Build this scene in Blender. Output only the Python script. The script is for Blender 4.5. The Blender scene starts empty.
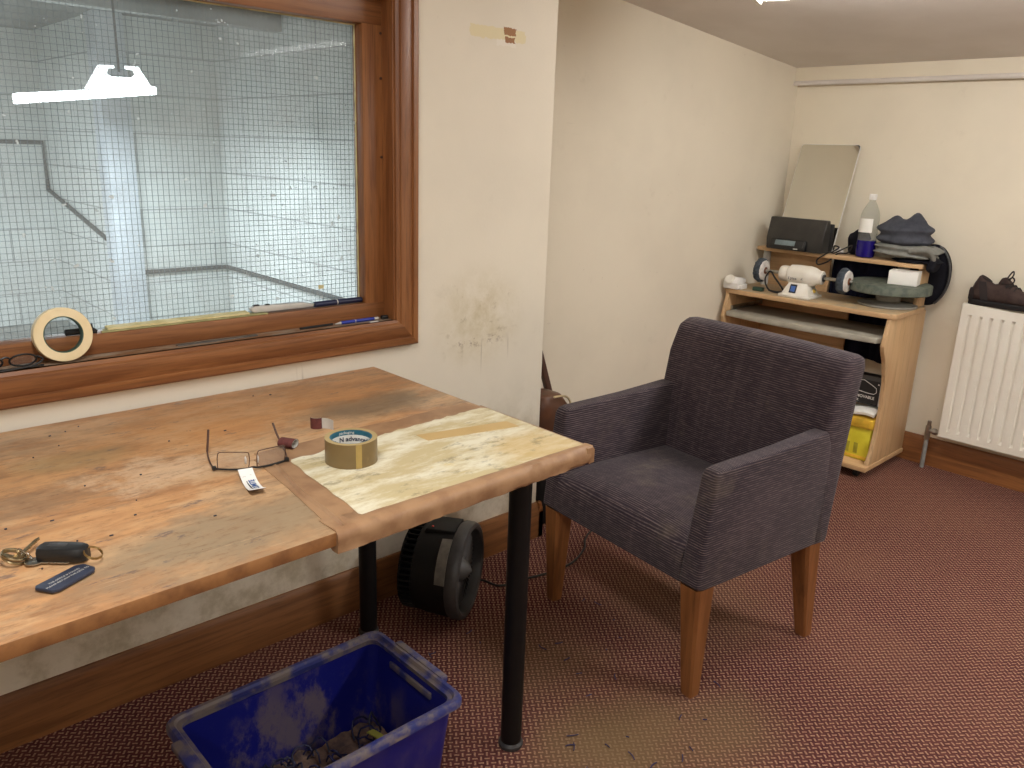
import bpy, bmesh, math, random
from mathutils import Matrix, Vector, noise
C = bpy.context.scene.collection
PI = math.pi
V = Vector
random.seed(5)

# ------------------------------------------------------------------ camera
def basis(yaw, pitch, roll):
    cy, sy, cp, sp = math.cos(yaw), math.sin(yaw), math.cos(pitch), math.sin(pitch)
    f = V((cy*cp, sy*cp, -sp)); r = V((sy, -cy, 0)); u = r.cross(f)
    cr, sr = math.cos(roll), math.sin(roll)
    return cr*r + sr*u, -sr*r + cr*u, f
_r, _u, _f = basis(math.radians(46.663), math.radians(16.018), math.radians(2.030))
cam = bpy.data.cameras.new('camera'); co = bpy.data.objects.new('camera', cam); C.objects.link(co)
M = Matrix((_r, _u, -_f)).transposed().to_4x4(); M.translation = V((0, 0, 1.33)); co.matrix_world = M
cam.sensor_fit = 'HORIZONTAL'; cam.sensor_width = 36; cam.lens = 36*813.8/1024; cam.clip_start = 0.02
bpy.context.scene.camera = co

# ------------------------------------------------------------------ world, lamps, fill lights, exposure
sc = bpy.context.scene
sc.view_settings.view_transform = 'Standard'; sc.view_settings.look = 'None'
sc.view_settings.gamma = 1.0; sc.view_settings.use_curve_mapping = False
sc.view_settings.exposure = 0.5
w = bpy.data.worlds.new('world'); sc.world = w; w.use_nodes = True
w.node_tree.nodes['Background'].inputs[0].default_value = (0.9, 0.95, 1, 1)
w.node_tree.nodes['Background'].inputs[1].default_value = 0.02

def area(name, loc, sx, sy, power, col, rot=(0, 0, 0)):
    l = bpy.data.lights.new(name, 'AREA'); l.shape = 'RECTANGLE'; l.size = sx; l.size_y = sy
    l.energy = power; l.color = col
    o = bpy.data.objects.new(name, l); C.objects.link(o); o.location = loc; o.rotation_euler = rot
    return o
LAMP_W = 30.0           # emission of the ceiling batten's diffuser
area('lamp_main_room', (0.30, 0.55, 2.08), 0.25, 1.3, 17, (1.0, 0.985, 0.955))
area('lamp_alcove', (2.55, -0.75, 1.86), 0.16, 1.2, 24, (1.0, 0.985, 0.955))
area('fill_rear_room', (-1.1, -1.2, 2.15), 0.25, 1.2, 12, (1.0, 0.985, 0.955))  # added fill from behind the viewer, brightens the wall under the table
area('fill_far_recess', (-0.6, 4.9, 1.85), 0.8, 0.3, 85, (0.88, 0.94, 1.0))  # added fill, brightens the recess behind the glass; no fitting there
area('lamp_far_room', (1.27, 4.3, 1.42), 0.6, 0.12, 30, (0.86, 0.94, 1.0))

# ------------------------------------------------------------------ helpers
def lin(c):
    return tuple(((x/255)/12.92 if x/255 <= .04045 else ((x/255+.055)/1.055)**2.4) for x in c) + (1,)

class NT:
    def __init__(s, name):
        s.m = bpy.data.materials.new(name); s.m.use_nodes = True; s.t = s.m.node_tree
        s.b = s.t.nodes['Principled BSDF']; s.out = s.t.nodes['Material Output']
        s._o = None
    def n(s, typ, **kw):
        x = s.t.nodes.new(typ)
        for k, v in kw.items(): setattr(x, k, v)
        return x
    def l(s, a, b): s.t.links.new(a, b)
    def setin(s, sock, v):
        if hasattr(v, 'is_output') or isinstance(v, bpy.types.NodeSocket): s.l(v, sock)
        else: sock.default_value = v
    def obj(s):
        if s._o is None: s._o = s.n('ShaderNodeTexCoord')
        return s._o.outputs['Object']
    def mapp(s, scale=(1, 1, 1), rot=(0, 0, 0), loc=(0, 0, 0), vec=None):
        x = s.n('ShaderNodeMapping'); s.l(vec or s.obj(), x.inputs[0])
        x.inputs['Location'].default_value = loc; x.inputs['Rotation'].default_value = rot; x.inputs['Scale'].default_value = scale
        return x.outputs[0]
    def noise(s, scale, detail=4, rough=.55, vec=None, dist=0):
        x = s.n('ShaderNodeTexNoise'); s.l(vec or s.obj(), x.inputs['Vector'])
        x.inputs['Scale'].default_value = scale; x.inputs['Detail'].default_value = detail
        x.inputs['Roughness'].default_value = rough; x.inputs['Distortion'].default_value = dist
        return x.outputs['Fac']
    def math(s, op, a, b=0.0, c=0.0, clamp=False):
        x = s.n('ShaderNodeMath', operation=op, use_clamp=clamp)
        s.setin(x.inputs[0], a); s.setin(x.inputs[1], b); s.setin(x.inputs[2], c)
        return x.outputs[0]
    def step(s, v, lo, hi):
        x = s.n('ShaderNodeMapRange', interpolation_type='SMOOTHSTEP')
        s.setin(x.inputs[0], v); x.inputs[1].default_value = lo; x.inputs[2].default_value = hi
        return x.outputs[0]
    def mix(s, f, a, b):
        x = s.n('ShaderNodeMix', data_type='RGBA')
        s.setin(x.inputs[0], f)
        s.setin(x.inputs[6], a); s.setin(x.inputs[7], b)
        return x.outputs[2]
    def xyz(s, vec=None):
        x = s.n('ShaderNodeSeparateXYZ'); s.l(vec or s.obj(), x.inputs[0]); return x.outputs
    def ell(s, cx, cy, rx, ry, ax='xy', edge=None):
        """soft blob mask in two object axes (1 in the middle)"""
        o = s.xyz(); i = {'x': 0, 'y': 1, 'z': 2}
        a = s.math('DIVIDE', s.math('SUBTRACT', o[i[ax[0]]], cx), rx)
        b = s.math('DIVIDE', s.math('SUBTRACT', o[i[ax[1]]], cy), ry)
        d = s.math('ADD', s.math('MULTIPLY', a, a), s.math('MULTIPLY', b, b))
        return s.math('SUBTRACT', 1.0, s.math('SQRT', d))
    def bump(s, h, strength, dist=.002):
        x = s.n('ShaderNodeBump'); x.inputs['Strength'].default_value = strength; x.inputs['Distance'].default_value = dist
        s.l(h, x.inputs['Height']); s.l(x.outputs[0], s.b.inputs['Normal'])
    def fin(s, col, rough=.5, metal=0.0, spec=.5):
        s.setin(s.b.inputs['Base Color'], col); s.setin(s.b.inputs['Roughness'], rough)
        s.b.inputs['Metallic'].default_value = metal; s.b.inputs['Specular IOR Level'].default_value = spec
        return s.m

def mat(name, c, rough=.5, metal=0.0, spec=.5, c2=None, scale=18, bump=0, bscale=200, lo=.35, hi=.7):
    s = NT(name)
    col = lin(c)
    d = c2 if c2 else tuple(max(0, x*.86) for x in c)
    f = s.step(s.noise(scale, 5), lo, hi)
    col = s.mix(f, lin(c), lin(d))
    if bump: s.bump(s.noise(bscale, 3), bump)
    return s.fin(col, rough, metal, spec)

def ident(): return Matrix.Identity(4)
def T(x, y, z): return Matrix.Translation((x, y, z))
def RX(a): return Matrix.Rotation(a, 4, 'X')
def RY(a): return Matrix.Rotation(a, 4, 'Y')
def RZ(a): return Matrix.Rotation(a, 4, 'Z')

class MB:
    def __init__(s): s.bm = bmesh.new()
    def _add(s, b, m=None, mi=0):
        if m is not None: b.transform(m)
        if mi:
            for f in b.faces: f.material_index = mi
        me = bpy.data.meshes.new('tmp'); b.to_mesh(me); b.free()
        s.bm.from_mesh(me); bpy.data.meshes.remove(me)
        return s
    def box(s, c, size, bev=0, m=None, seg=2, mi=0):
        b = bmesh.new(); bmesh.ops.create_cube(b, size=1)
        b.transform(Matrix.Diagonal((size[0], size[1], size[2], 1)))
        if bev: bmesh.ops.bevel(b, geom=b.edges[:], offset=bev, segments=seg, profile=.5, affect='EDGES')
        b.transform(T(*c))
        return s._add(b, m, mi)
    def span(s, x0, x1, y0, y1, z0, z1, bev=0, m=None, mi=0):
        return s.box(((x0+x1)/2, (y0+y1)/2, (z0+z1)/2), (abs(x1-x0), abs(y1-y0), abs(z1-z0)), bev, m, 2, mi)
    def prism(s, poly, d0, d1, axis='y', bev=0, m=None, seg=2, mi=0):
        """polygon in the other two axes, extruded along axis from d0 to d1"""
        b = bmesh.new()
        def P(a, c, d):
            return {'x': (d, a, c), 'y': (a, d, c), 'z': (a, c, d)}[axis]
        A = [b.verts.new(P(a, c, d0)) for a, c in poly]; B = [b.verts.new(P(a, c, d1)) for a, c in poly]
        n = len(poly)
        b.faces.new(A); b.faces.new(B[::-1])
        for i in range(n): b.faces.new((A[i], B[i], B[(i+1) % n], A[(i+1) % n]))
        bmesh.ops.recalc_face_normals(b, faces=b.faces[:])
        if bev: bmesh.ops.bevel(b, geom=b.edges[:], offset=bev, segments=seg, profile=.5, affect='EDGES', clamp_overlap=True)
        return s._add(b, m, mi)
    def loft(s, rings, caps=True, closed=False, m=None, mi=0, ring_closed=True):
        b = bmesh.new(); R = [[b.verts.new(p) for p in r] for r in rings]
        n = len(R[0]); k = len(R)
        for i in range(k if closed else k-1):
            a, c = R[i], R[(i+1) % k]
            for j in range(n if ring_closed else n-1):
                b.faces.new((a[j], a[(j+1) % n], c[(j+1) % n], c[j]))
        if caps and not closed and ring_closed:
            b.faces.new(R[0][::-1]); b.faces.new(R[-1])
        bmesh.ops.recalc_face_normals(b, faces=b.faces[:])
        return s._add(b, m, mi)
    def lathe(s, prof, seg=32, m=None, mi=0, closed=False):
        """profile (r, z) about z; profile ends are capped unless r is 0"""
        rings = []
        for r, z in prof:
            r = max(r, 1e-5)
            rings.append([(r*math.cos(2*PI*i/seg), r*math.sin(2*PI*i/seg), z) for i in range(seg)])
        return s.loft(rings, not closed, closed, m, mi)
    def cyl(s, p0, p1, r, seg=16, r1=None, mi=0):
        p0, p1 = V(p0), V(p1); d = p1-p0
        q = d.to_track_quat('Z', 'Y').to_matrix().to_4x4()
        r1 = r if r1 is None else r1
        e = min(r, r1, d.length/2)*.12
        return s.lathe([(r-e, 0), (r, e), (r1, d.length-e), (r1-e, d.length)], seg, T(*p0) @ q, mi)
    def tube(s, pts, r, seg=8, closed=False, mi=0):
        pts = [V(p) for p in pts]; n = len(pts); rings = []
        up = V((0, 0, 1)); prev = None
        for i, p in enumerate(pts):
            if closed: t = pts[(i+1) % n]-pts[i-1]
            else: t = pts[min(i+1, n-1)]-pts[max(i-1, 0)]
            t.normalize()
            if prev is None:
                a = t.cross(up)
                if a.length < .1: a = t.cross(V((1, 0, 0)))
            else: a = prev - t*prev.dot(t)
            a.normalize(); prev = a; b2 = t.cross(a)
            rr = r[i] if isinstance(r, (list, tuple)) else r
            rings.append([p + a*(rr*math.cos(2*PI*j/seg)) + b2*(rr*math.sin(2*PI*j/seg)) for j in range(seg)])
        return s.loft(rings, True, closed, None, mi)
    def sheet(s, fn, nu, nv, th, m=None, mi=0):
        """grid surface fn(u, v) -> point with u, v in 0..1, given thickness th"""
        b = bmesh.new()
        g = [[b.verts.new(fn(i/nu, j/nv)) for j in range(nv+1)] for i in range(nu+1)]
        for i in range(nu):
            for j in range(nv): b.faces.new((g[i][j], g[i+1][j], g[i+1][j+1], g[i][j+1]))
        bmesh.ops.recalc_face_normals(b, faces=b.faces[:])
        bmesh.ops.solidify(b, geom=b.faces[:], thickness=th)
        return s._add(b, m, mi)
    def blob(s, c, rad, seed=0, amp=.1, freq=(6, 6, 6), nu=40, nv=26, e=.7, zmin=None, ridge=True, mi=0):
        c = V(c); rings = []
        sgn = lambda v, k: math.copysign(abs(v)**k, v)
        for j in range(nv+1):
            ph = -PI/2 + PI*j/nv; ring = []
            for i in range(nu):
                th = 2*PI*i/nu
                d = V((sgn(math.cos(ph), e)*sgn(math.cos(th), e), sgn(math.cos(ph), e)*sgn(math.sin(th), e), sgn(math.sin(ph), e)))
                p = V((d.x*rad[0], d.y*rad[1], d.z*rad[2]))
                q = V((p.x*freq[0]+seed*7.3, p.y*freq[1]-seed*3.1, p.z*freq[2]+seed))
                a = noise.noise(q); a2 = noise.noise(q*2.1)
                if ridge: a = (1-2*abs(a))*.8 - .2 + .45*(1-2*abs(a2)) - .3
                p = p*(1+amp*(a+.3*a2)) + c
                if zmin is not None: p.z = max(p.z, zmin)
                ring.append(p)
            rings.append(ring)
        return s.loft(rings, True, False, None, mi)
    def build(s, name, mats, parent=None, ang=35, loc=None, rot=None):
        me = bpy.data.meshes.new(name); s.bm.to_mesh(me); s.bm.free()
        for m_ in (mats if isinstance(mats, (list, tuple)) else [mats]): me.materials.append(m_)
        for p in me.polygons: p.use_smooth = True
        me.set_sharp_from_angle(angle=math.radians(ang))
        o = bpy.data.objects.new(name, me); C.objects.link(o)
        if loc: o.location = loc
        if rot: o.rotation_euler = rot
        if parent: o.parent = parent
        return o

def text_mb(txt, size, depth=.0003, bold=0):
    cu = bpy.data.curves.new('t', 'FONT'); cu.body = txt; cu.size = size; cu.extrude = depth; cu.offset = bold
    cu.align_x = 'CENTER'; cu.align_y = 'CENTER'; cu.resolution_u = 3
    o = bpy.data.objects.new('t', cu); C.objects.link(o)
    bpy.context.view_layer.update()
    me = bpy.data.meshes.new_from_object(o.evaluated_get(bpy.context.evaluated_depsgraph_get()))
    bpy.data.objects.remove(o); bpy.data.curves.remove(cu)
    mb = MB(); mb.bm.from_mesh(me); bpy.data.meshes.remove(me)
    return mb

def thing(name, label, cat, loc=(0, 0, 0), rz=0, group=None):
    o = bpy.data.objects.new(name, None); C.objects.link(o); o.empty_display_size = .05
    o.location = loc; o.rotation_euler = (0, 0, rz)
    o['label'] = label; o['category'] = cat
    if group: o['group'] = group
    return o
def tag(o, label, cat, group=None, kind=None):
    o['label'] = label; o['category'] = cat
    if group: o['group'] = group
    if kind: o['kind'] = kind
    return o
def struct(o, label, cat):
    o['label'] = label; o['category'] = cat; o['kind'] = 'structure'
    return o
def smooth_path(pts, n=8):
    P = [V(p) for p in pts]; out = []
    for i in range(len(P)-1):
        a, b, c, d = P[max(i-1, 0)], P[i], P[i+1], P[min(i+2, len(P)-1)]
        for k in range(n):
            t = k/n
            out.append(.5*((2*b)+(c-a)*t+(2*a-5*b+4*c-d)*t*t+(3*b-a-3*c+d)*t**3))
    out.append(P[-1]); return out

# ------------------------------------------------------------------ materials
def wall_mat(name, base, stains=False, side=None):
    s = NT(name)
    f = s.step(s.noise(2.2, 4), .35, .75)
    col = s.mix(f, lin(base), lin(tuple(x*.965 for x in base)))
    sm = s.step(s.noise(9, 6, .65), .62, .8)
    col = s.mix(s.math('MULTIPLY', sm, .18), col, lin((176, 164, 138)))
    sp = s.step(s.noise(55, 2), .76, .8)
    col = s.mix(s.math('MULTIPLY', sp, .35), col, lin((140, 120, 95)))
    if side == 'left':
        # greenish brown splash and drips beside the window
        e = s.ell(1.62, .83, .21, .19, 'xz')
        n1 = s.noise(16, 6, .7)
        k = s.math('MULTIPLY', s.step(e, -.1, 1.1), s.step(n1, .25, .8))
        col = s.mix(s.math('MULTIPLY', k, .75), col, lin((186, 168, 112)))
        k = s.math('MULTIPLY', s.step(e, -.1, .8), s.step(s.noise(30, 4, .7), .58, .72))
        col = s.mix(s.math('MULTIPLY', k, .45), col, lin((150, 130, 80)))
        e2 = s.ell(1.62, .755, .12, .022, 'xz')
        k2 = s.math('MULTIPLY', s.step(e2, 0, .5), s.step(s.noise(38, 4, .7), .5, .62))
        col = s.mix(s.math('MULTIPLY', k2, .7), col, lin((120, 88, 50)))
        dr = s.noise(1, 2, .5, s.mapp((42, 1, 1.6)))
        o = s.xyz()
        band = s.math('MULTIPLY', s.step(o[2], .47, .56), s.math('SUBTRACT', 1.0, s.step(o[2], .72, .78)))
        k3 = s.math('MULTIPLY', s.math('MULTIPLY', s.step(dr, .655, .72), band), .4)
        col = s.mix(k3, col, lin((120, 100, 70)))
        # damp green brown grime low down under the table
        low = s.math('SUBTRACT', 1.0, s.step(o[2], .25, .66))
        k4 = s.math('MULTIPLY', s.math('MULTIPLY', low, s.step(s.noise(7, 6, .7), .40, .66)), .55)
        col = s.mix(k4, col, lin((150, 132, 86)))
        # torn paper patch: pale yellow strip with two bare brown flakes
        u = s.math('ADD', o[0], s.math('MULTIPLY', s.math('SUBTRACT', s.noise(60, 3), .5), .03))
        v = s.math('ADD', o[2], s.math('MULTIPLY', s.math('SUBTRACT', s.noise(80, 3, .6), .5), .015))
        def rect(x0, x1, z0, z1):
            a = s.math('MULTIPLY', s.math('GREATER_THAN', u, x0), s.math('LESS_THAN', u, x1))
            b = s.math('MULTIPLY', s.math('GREATER_THAN', v, z0), s.math('LESS_THAN', v, z1))
            return s.math('MULTIPLY', a, b)
        col = s.mix(s.math('MULTIPLY', rect(1.565, 1.775, 1.632, 1.664), .7), col, lin((232, 218, 168)))
        col = s.mix(s.math('MULTIPLY', rect(1.66, 1.735, 1.618, 1.634), .8), col, lin((240, 232, 218)))
        col = s.mix(rect(1.688, 1.735, 1.648, 1.668), col, lin((165, 118, 75)))
        col = s.mix(rect(1.695, 1.735, 1.628, 1.643), col, lin((160, 112, 72)))
    if side == 'alcove':
        o = s.xyz()
        st = s.noise(1, 3, .6, s.mapp((7, 1, 48)))
        lft = s.math('SUBTRACT', 1.0, s.step(o[0], 2.15, 2.45))
        k = s.math('MULTIPLY', s.math('MULTIPLY', s.step(st, .66, .75), lft), .35)
        col = s.mix(k, col, lin((130, 118, 100)))
    s.bump(s.noise(120, 3), .12, .002)
    return s.fin(col, .62, 0, .35)

M_WALL = wall_mat('painted_wall_left', (238, 229, 211), True, 'left')
M_ALC = wall_mat('painted_wall_alcove', (233, 224, 205), False, 'alcove')
M_WALL2 = wall_mat('painted_wall', (237, 227, 206))
M_CEIL = mat('ceiling_paint', (222, 215, 208), .6, c2=(214, 206, 198), scale=3)

def carpet_mat():
    s = NT('burgundy_fleck_carpet')
    p = .0138
    vec = s.mapp((1/p, 1/p, 1/p), (0, 0, math.radians(38)))
    o = s.xyz(vec)
    ix = s.math('FLOOR', o[0]); iy = s.math('FLOOR', o[1])
    chk = s.math('FLOORED_MODULO', s.math('ADD', ix, iy), 2.0)
    fx = s.math('ABSOLUTE', s.math('SUBTRACT', s.math('FRACT', o[0]), .5)); fy = s.math('ABSOLUTE', s.math('SUBTRACT', s.math('FRACT', o[1]), .5))
    def dash(a, b): return s.math('MULTIPLY', s.math('LESS_THAN', a, .44), s.math('LESS_THAN', b, .16))
    d1 = dash(fx, fy); d2 = dash(fy, fx)
    d = s.math('ADD', s.math('MULTIPLY', d1, chk), s.math('MULTIPLY', d2, s.math('SUBTRACT', 1.0, chk)))
    nn = s.noise(70, 3)
    dark = s.mix(s.step(nn, .35, .7), lin((76, 40, 42)), lin((96, 54, 52)))
    fleck = s.mix(s.step(s.noise(240, 2), .35, .65), lin((180, 144, 118)), lin((138, 98, 84)))
    col = s.mix(d, dark, fleck)
    # worn traffic
    wear = s.step(s.noise(1.6, 3), .4, .7)
    col = s.mix(s.math('MULTIPLY', wear, .16), col, lin((150, 110, 85)))
    # pale dust ground into the pile by the chair
    n2 = s.math('MULTIPLY', s.math('SUBTRACT', s.noise(6, 5, .65), .5), .9)
    tot = None
    for cx, cy, rx, ry, a in ((1.32, .98, .34, .26, 1.0), (1.38, 1.34, .28, .32, .55), (1.52, .84, .30, .2, .7), (1.95, 1.25, .4, .4, .35)):
        e = s.math('MULTIPLY', s.step(s.math('ADD', s.ell(cx, cy, rx, ry), n2), .0, .9), a)
        tot = e if tot is None else s.math('MAXIMUM', tot, e)
    col = s.mix(s.math('MULTIPLY', tot, .72), col, lin((122, 102, 72)))
    edge = s.math('MULTIPLY', s.step(s.noise(30, 5, .7), .6, .75), .25)
    col = s.mix(edge, col, lin((120, 98, 80)))
    s.bump(s.math('ADD', d, s.noise(400, 2)), .5, .003)
    return s.fin(col, .95, 0, .1)
M_CARPET = carpet_mat()

def wood_mat(name, a, b, axis='x', rough=.42, scale=1.0, knots=True, spec=.5):
    s = NT(name)
    sc_ = {'x': (1.2, 22, 22), 'y': (22, 1.2, 22), 'z': (22, 22, 1.2)}[axis]
    vec = s.mapp(tuple(k*scale for k in sc_))
    g = s.noise(2.2, 6, .6, vec, .6)
    g2 = s.noise(9, 3, .5, vec)
    col = s.mix(s.step(g, .32, .7), lin(a), lin(b))
    col = s.mix(s.math('MULTIPLY', s.step(g2, .5, .72), .35), col, lin(tuple(x*.62 for x in b)))
    s.bump(g2, .08, .001)
    return s.fin(col, rough, 0, spec)
M_FRAME_X = wood_mat('stained_pine_x', (148, 98, 58), (118, 72, 40), 'x', .42)
M_FRAME_Z = wood_mat('stained_pine_z', (154, 102, 60), (122, 74, 40), 'z', .42)
M_SKIRT_X = wood_mat('skirting_pine_x', (142, 94, 54), (112, 70, 38), 'x', .45)
M_SKIRT_Y = wood_mat('skirting_pine_y', (150, 96, 52), (118, 72, 38), 'y', .45)
M_LEG = wood_mat('beech_stained_leg', (142, 92, 52), (116, 72, 38), 'z', .38, .8)
M_BEECH = wood_mat('beech_laminate', (206, 172, 130), (197, 160, 117), 'z', .45, .5)
M_BEECHY = wood_mat('beech_laminate_y', (208, 172, 130), (198, 160, 117), 'y', .45, .5)

def desktop_mat():
    s = NT('dusty_beech_desktop')
    n = s.noise(14, 5, .6); o = s.n('ShaderNodeNewGeometry')
    col = s.mix(s.step(n, .35, .7), lin((190, 162, 122)), lin((168, 152, 128)))
    return s.fin(col, .6)
M_DTOP = desktop_mat()

def table_mat():
    s = NT('worn_table_top')
    v = s.mapp((3, 14, 14))
    g = s.noise(1.6, 6, .65, v, .8)
    base = s.mix(s.step(g, .3, .72), lin((204, 156, 108)), lin((172, 122, 80)))
    pale = s.step(s.noise(3.2, 6, .7, s.mapp((1, 2.2, 1))), .44, .60)
    base = s.mix(s.math('MULTIPLY', pale, .7), base, lin((206, 172, 132)))
    gs = s.step(s.noise(3.4, 7, .72, s.mapp((1, 2.4, 1), loc=(3, 1, 0))), .48, .62)
    base = s.mix(s.math('MULTIPLY', gs, .55), base, lin((136, 114, 92)))
    # grey patch near the far right corner
    e = s.step(s.math('ADD', s.ell(1.02, 1.56, .24, .10), s.math('MULTIPLY', s.math('SUBTRACT', s.noise(9, 5, .7), .5), 1.1)), .0, .55)
    base = s.mix(s.math('MULTIPLY', e, .75), base, lin((112, 98, 78)))
    e4 = s.step(s.math('ADD', s.ell(.50, 1.13, .34, .15), s.math('MULTIPLY', s.math('SUBTRACT', s.noise(8, 5, .7), .5), 1.2)), .0, .7)
    base = s.mix(s.math('MULTIPLY', e4, .8), base, lin((142, 126, 102)))
    e5 = s.step(s.math('ADD', s.ell(.50, 1.44, .22, .14), s.math('MULTIPLY', s.math('SUBTRACT', s.noise(14, 6, .75), .5), 2.2)), .2, .8)
    base = s.mix(s.math('MULTIPLY', e5, .55), base, lin((222, 196, 164)))
    e6 = s.step(s.math('ADD', s.ell(.38, 1.60, .14, .07), s.math('MULTIPLY', s.math('SUBTRACT', s.noise(9, 5, .7), .5), 1.0)), .0, .6)
    base = s.mix(s.math('MULTIPLY', e6, .6), base, lin((160, 138, 98)))
    fg = s.noise(1, 5, .75, s.mapp((26, 90, 1), (0, 0, .03)))
    base = s.mix(s.math('MULTIPLY', s.step(fg, .50, .66), .45), base, lin((120, 84, 56)))
    # orange wash at the back
    e3 = s.step(s.math('ADD', s.ell(.75, 1.68, .6, .22), s.math('MULTIPLY', s.math('SUBTRACT', s.noise(5, 4, .6), .5), .8)), .1, .7)
    base = s.mix(s.math('MULTIPLY', e3, .42), base, lin((206, 144, 84)))
    # blue black ink marks
    k = s.step(s.noise(11, 5, .75, s.mapp((1, 2.6, 1), loc=(7, 2, 0))), .60, .68)
    base = s.mix(s.math('MULTIPLY', k, .6), base, lin((82, 76, 84)))
    scr = s.step(s.noise(1, 4, .7, s.mapp((9, 160, 1), (0, 0, .5))), .64, .70)
    base = s.mix(s.math('MULTIPLY', scr, .35), base, lin((226, 190, 150)))
    sp = s.step(s.noise(75, 2), .765, .79)
    base = s.mix(sp, base, lin((60, 45, 40)))
    r = s.math('ADD', s.math('MULTIPLY', pale, -.1), .48)
    s.bump(s.noise(40, 5), .15, .001)
    return s.fin(base, r, 0, .45)
M_TABLE = table_mat()
M_TEDGE = mat('table_edge_wood', (158, 110, 66), .55, c2=(124, 82, 48), scale=26)
def pad_mat():
    s = NT('stained_cream_card')
    n = s.noise(7, 6, .7, s.mapp((1, 3, 1)))
    col = s.mix(s.step(n, .36, .60), lin((230, 224, 200)), lin((200, 184, 142)))
    e = s.step(s.math('ADD', s.ell(1.13, 1.12, .16, .12), s.math('MULTIPLY', s.math('SUBTRACT', s.noise(12, 5, .7), .5), 1.0)), .0, .7)
    col = s.mix(s.math('MULTIPLY', e, .6), col, lin((206, 174, 112)))
    k = s.step(s.noise(17, 5, .7, s.mapp((1, 1.6, 1), loc=(4, 0, 0))), .55, .68)
    col = s.mix(s.math('MULTIPLY', k, .55), col, lin((122, 110, 84)))
    y = s.step(s.noise(9, 4, .6, s.mapp((1, 1.6, 1), loc=(1, 9, 0))), .62, .72)
    col = s.mix(s.math('MULTIPLY', y, .5), col, lin((222, 196, 104)))
    return s.fin(col, .6, 0, .3)
M_PAD = pad_mat()
M_BTAPE = mat('brown_parcel_tape', (170, 134, 100), .42, spec=.35, c2=(148, 112, 82), scale=22, bump=.25, bscale=30)
M_STRIP = mat('buff_tape_strip', (200, 168, 110), .4, c2=(192, 160, 102), scale=10)

def fabric_mat(name):
    s = NT(name)
    o = s.xyz(); geo = s.n('ShaderNodeTexCoord'); nz = s.math('ABSOLUTE', s.xyz(geo.outputs['Normal'])[2])
    flat = s.math('GREATER_THAN', nz, .75)
    wob = s.math('MULTIPLY', s.math('SUBTRACT', s.noise(30, 2), .5), .0016)
    ph = s.math('ADD', s.math('ADD', s.math('MULTIPLY', o[2], s.math('SUBTRACT', 1.0, flat)), s.math('MULTIPLY', o[0], flat)), wob)
    rib = s.math('ADD', s.math('MULTIPLY', s.math('SINE', s.math('MULTIPLY', ph, 2*PI/.0062)), .5), .5)
    # light threads broken along the rib
    br = s.noise(1, 3, .7, s.mapp((34, 34, 200)))
    br2 = s.noise(1, 3, .7, s.mapp((200, 34, 34)))
    b = s.mix(flat, br, br2)
    th = s.math('MULTIPLY', s.step(rib, .45, .95), s.math('ADD', .30, s.math('MULTIPLY', s.step(b, .40, .66), .70)))
    big = s.step(s.noise(4.2, 5, .65), .36, .70)
    base = s.mix(big, lin((44, 35, 45)), lin((60, 49, 57)))
    col = s.mix(s.math('MULTIPLY', th, .66), base, lin((136, 120, 118)))
    ln = s.step(s.noise(1, 1, .4, s.mapp((.6, 46, .6))), .60, .68)
    col = s.mix(s.math('MULTIPLY', s.math('MULTIPLY', ln, rib), .11), col, lin((150, 134, 132)))
    dust = s.step(s.noise(3.1, 6, .7, s.mapp((1, 1, 1), loc=(2, 5, 1))), .56, .74)
    col = s.mix(s.math('MULTIPLY', dust, .26), col, lin((140, 126, 104)))
    s.bump(rib, .5, .002)
    s.b.inputs['Sheen Weight'].default_value = .1
    return s.fin(col, .85, 0, .2)
M_FAB = fabric_mat('aubergine_ribbed_fabric')

def bin_mat():
    s = NT('dusty_blue_plastic')
    n = s.step(s.noise(11, 7, .72, s.mapp((1, 1, .6))), .46, .62)
    o = s.xyz(); n = s.math('MULTIPLY', n, s.math('ADD', .22, s.math('MULTIPLY', s.step(o[1], -.04, .12), .78)))
    n = s.math('MULTIPLY', n, s.step(s.noise(4.5, 3), .36, .56))
    col = s.mix(s.math('MULTIPLY', n, .72), lin((18, 24, 118)), lin((118, 104, 100)))
    d = s.step(s.noise(60, 4, .7), .55, .72)
    col = s.mix(s.math('MULTIPLY', d, .3), col, lin((52, 54, 116)))
    return s.fin(col, .42, 0, .45)
M_BIN = bin_mat()
M_RIM = mat('scuffed_blue_rim', (44, 52, 116), .5, c2=(120, 110, 108), scale=24, lo=.38, hi=.62)
M_BLACK = mat('black_plastic', (22, 22, 24), .42, c2=(34, 34, 34), scale=30)
M_BLKM = mat('black_matt', (18, 18, 20), .7, c2=(28, 28, 30), scale=30)
M_LEGB = mat('black_paint', (9, 9, 11), .5, spec=.3, c2=(14, 14, 15), scale=30)
M_FANB = mat('black_fan_body', (11, 11, 12), .6, spec=.3, c2=(15, 15, 16), scale=30)
M_DGREY = mat('dark_grey_plastic', (66, 66, 66), .4, c2=(50, 50, 52), scale=20)
M_STEEL = mat('steel', (190, 190, 186), .28, 1.0, c2=(160, 160, 156), scale=30)
M_CHROME = mat('chrome', (205, 200, 190), .18, 1.0)
M_BRASS = mat('worn_brass', (190, 172, 136), .32, 1.0, c2=(150, 130, 96), scale=60)
M_GOLD = mat('gold_wire', (214, 184, 130), .3, 1.0)
M_WHITE = mat('white_enamel', (236, 232, 222), .35, c2=(226, 220, 206), scale=14)
M_RAD = mat('radiator_white', (240, 236, 224), .35, c2=(234, 228, 214), scale=4)
M_WPLAS = mat('white_plastic', (240, 238, 234), .4, c2=(228, 224, 218), scale=20)
M_GREYP = mat('grey_tray', (176, 172, 158), .5, c2=(160, 154, 140), scale=16)
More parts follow.
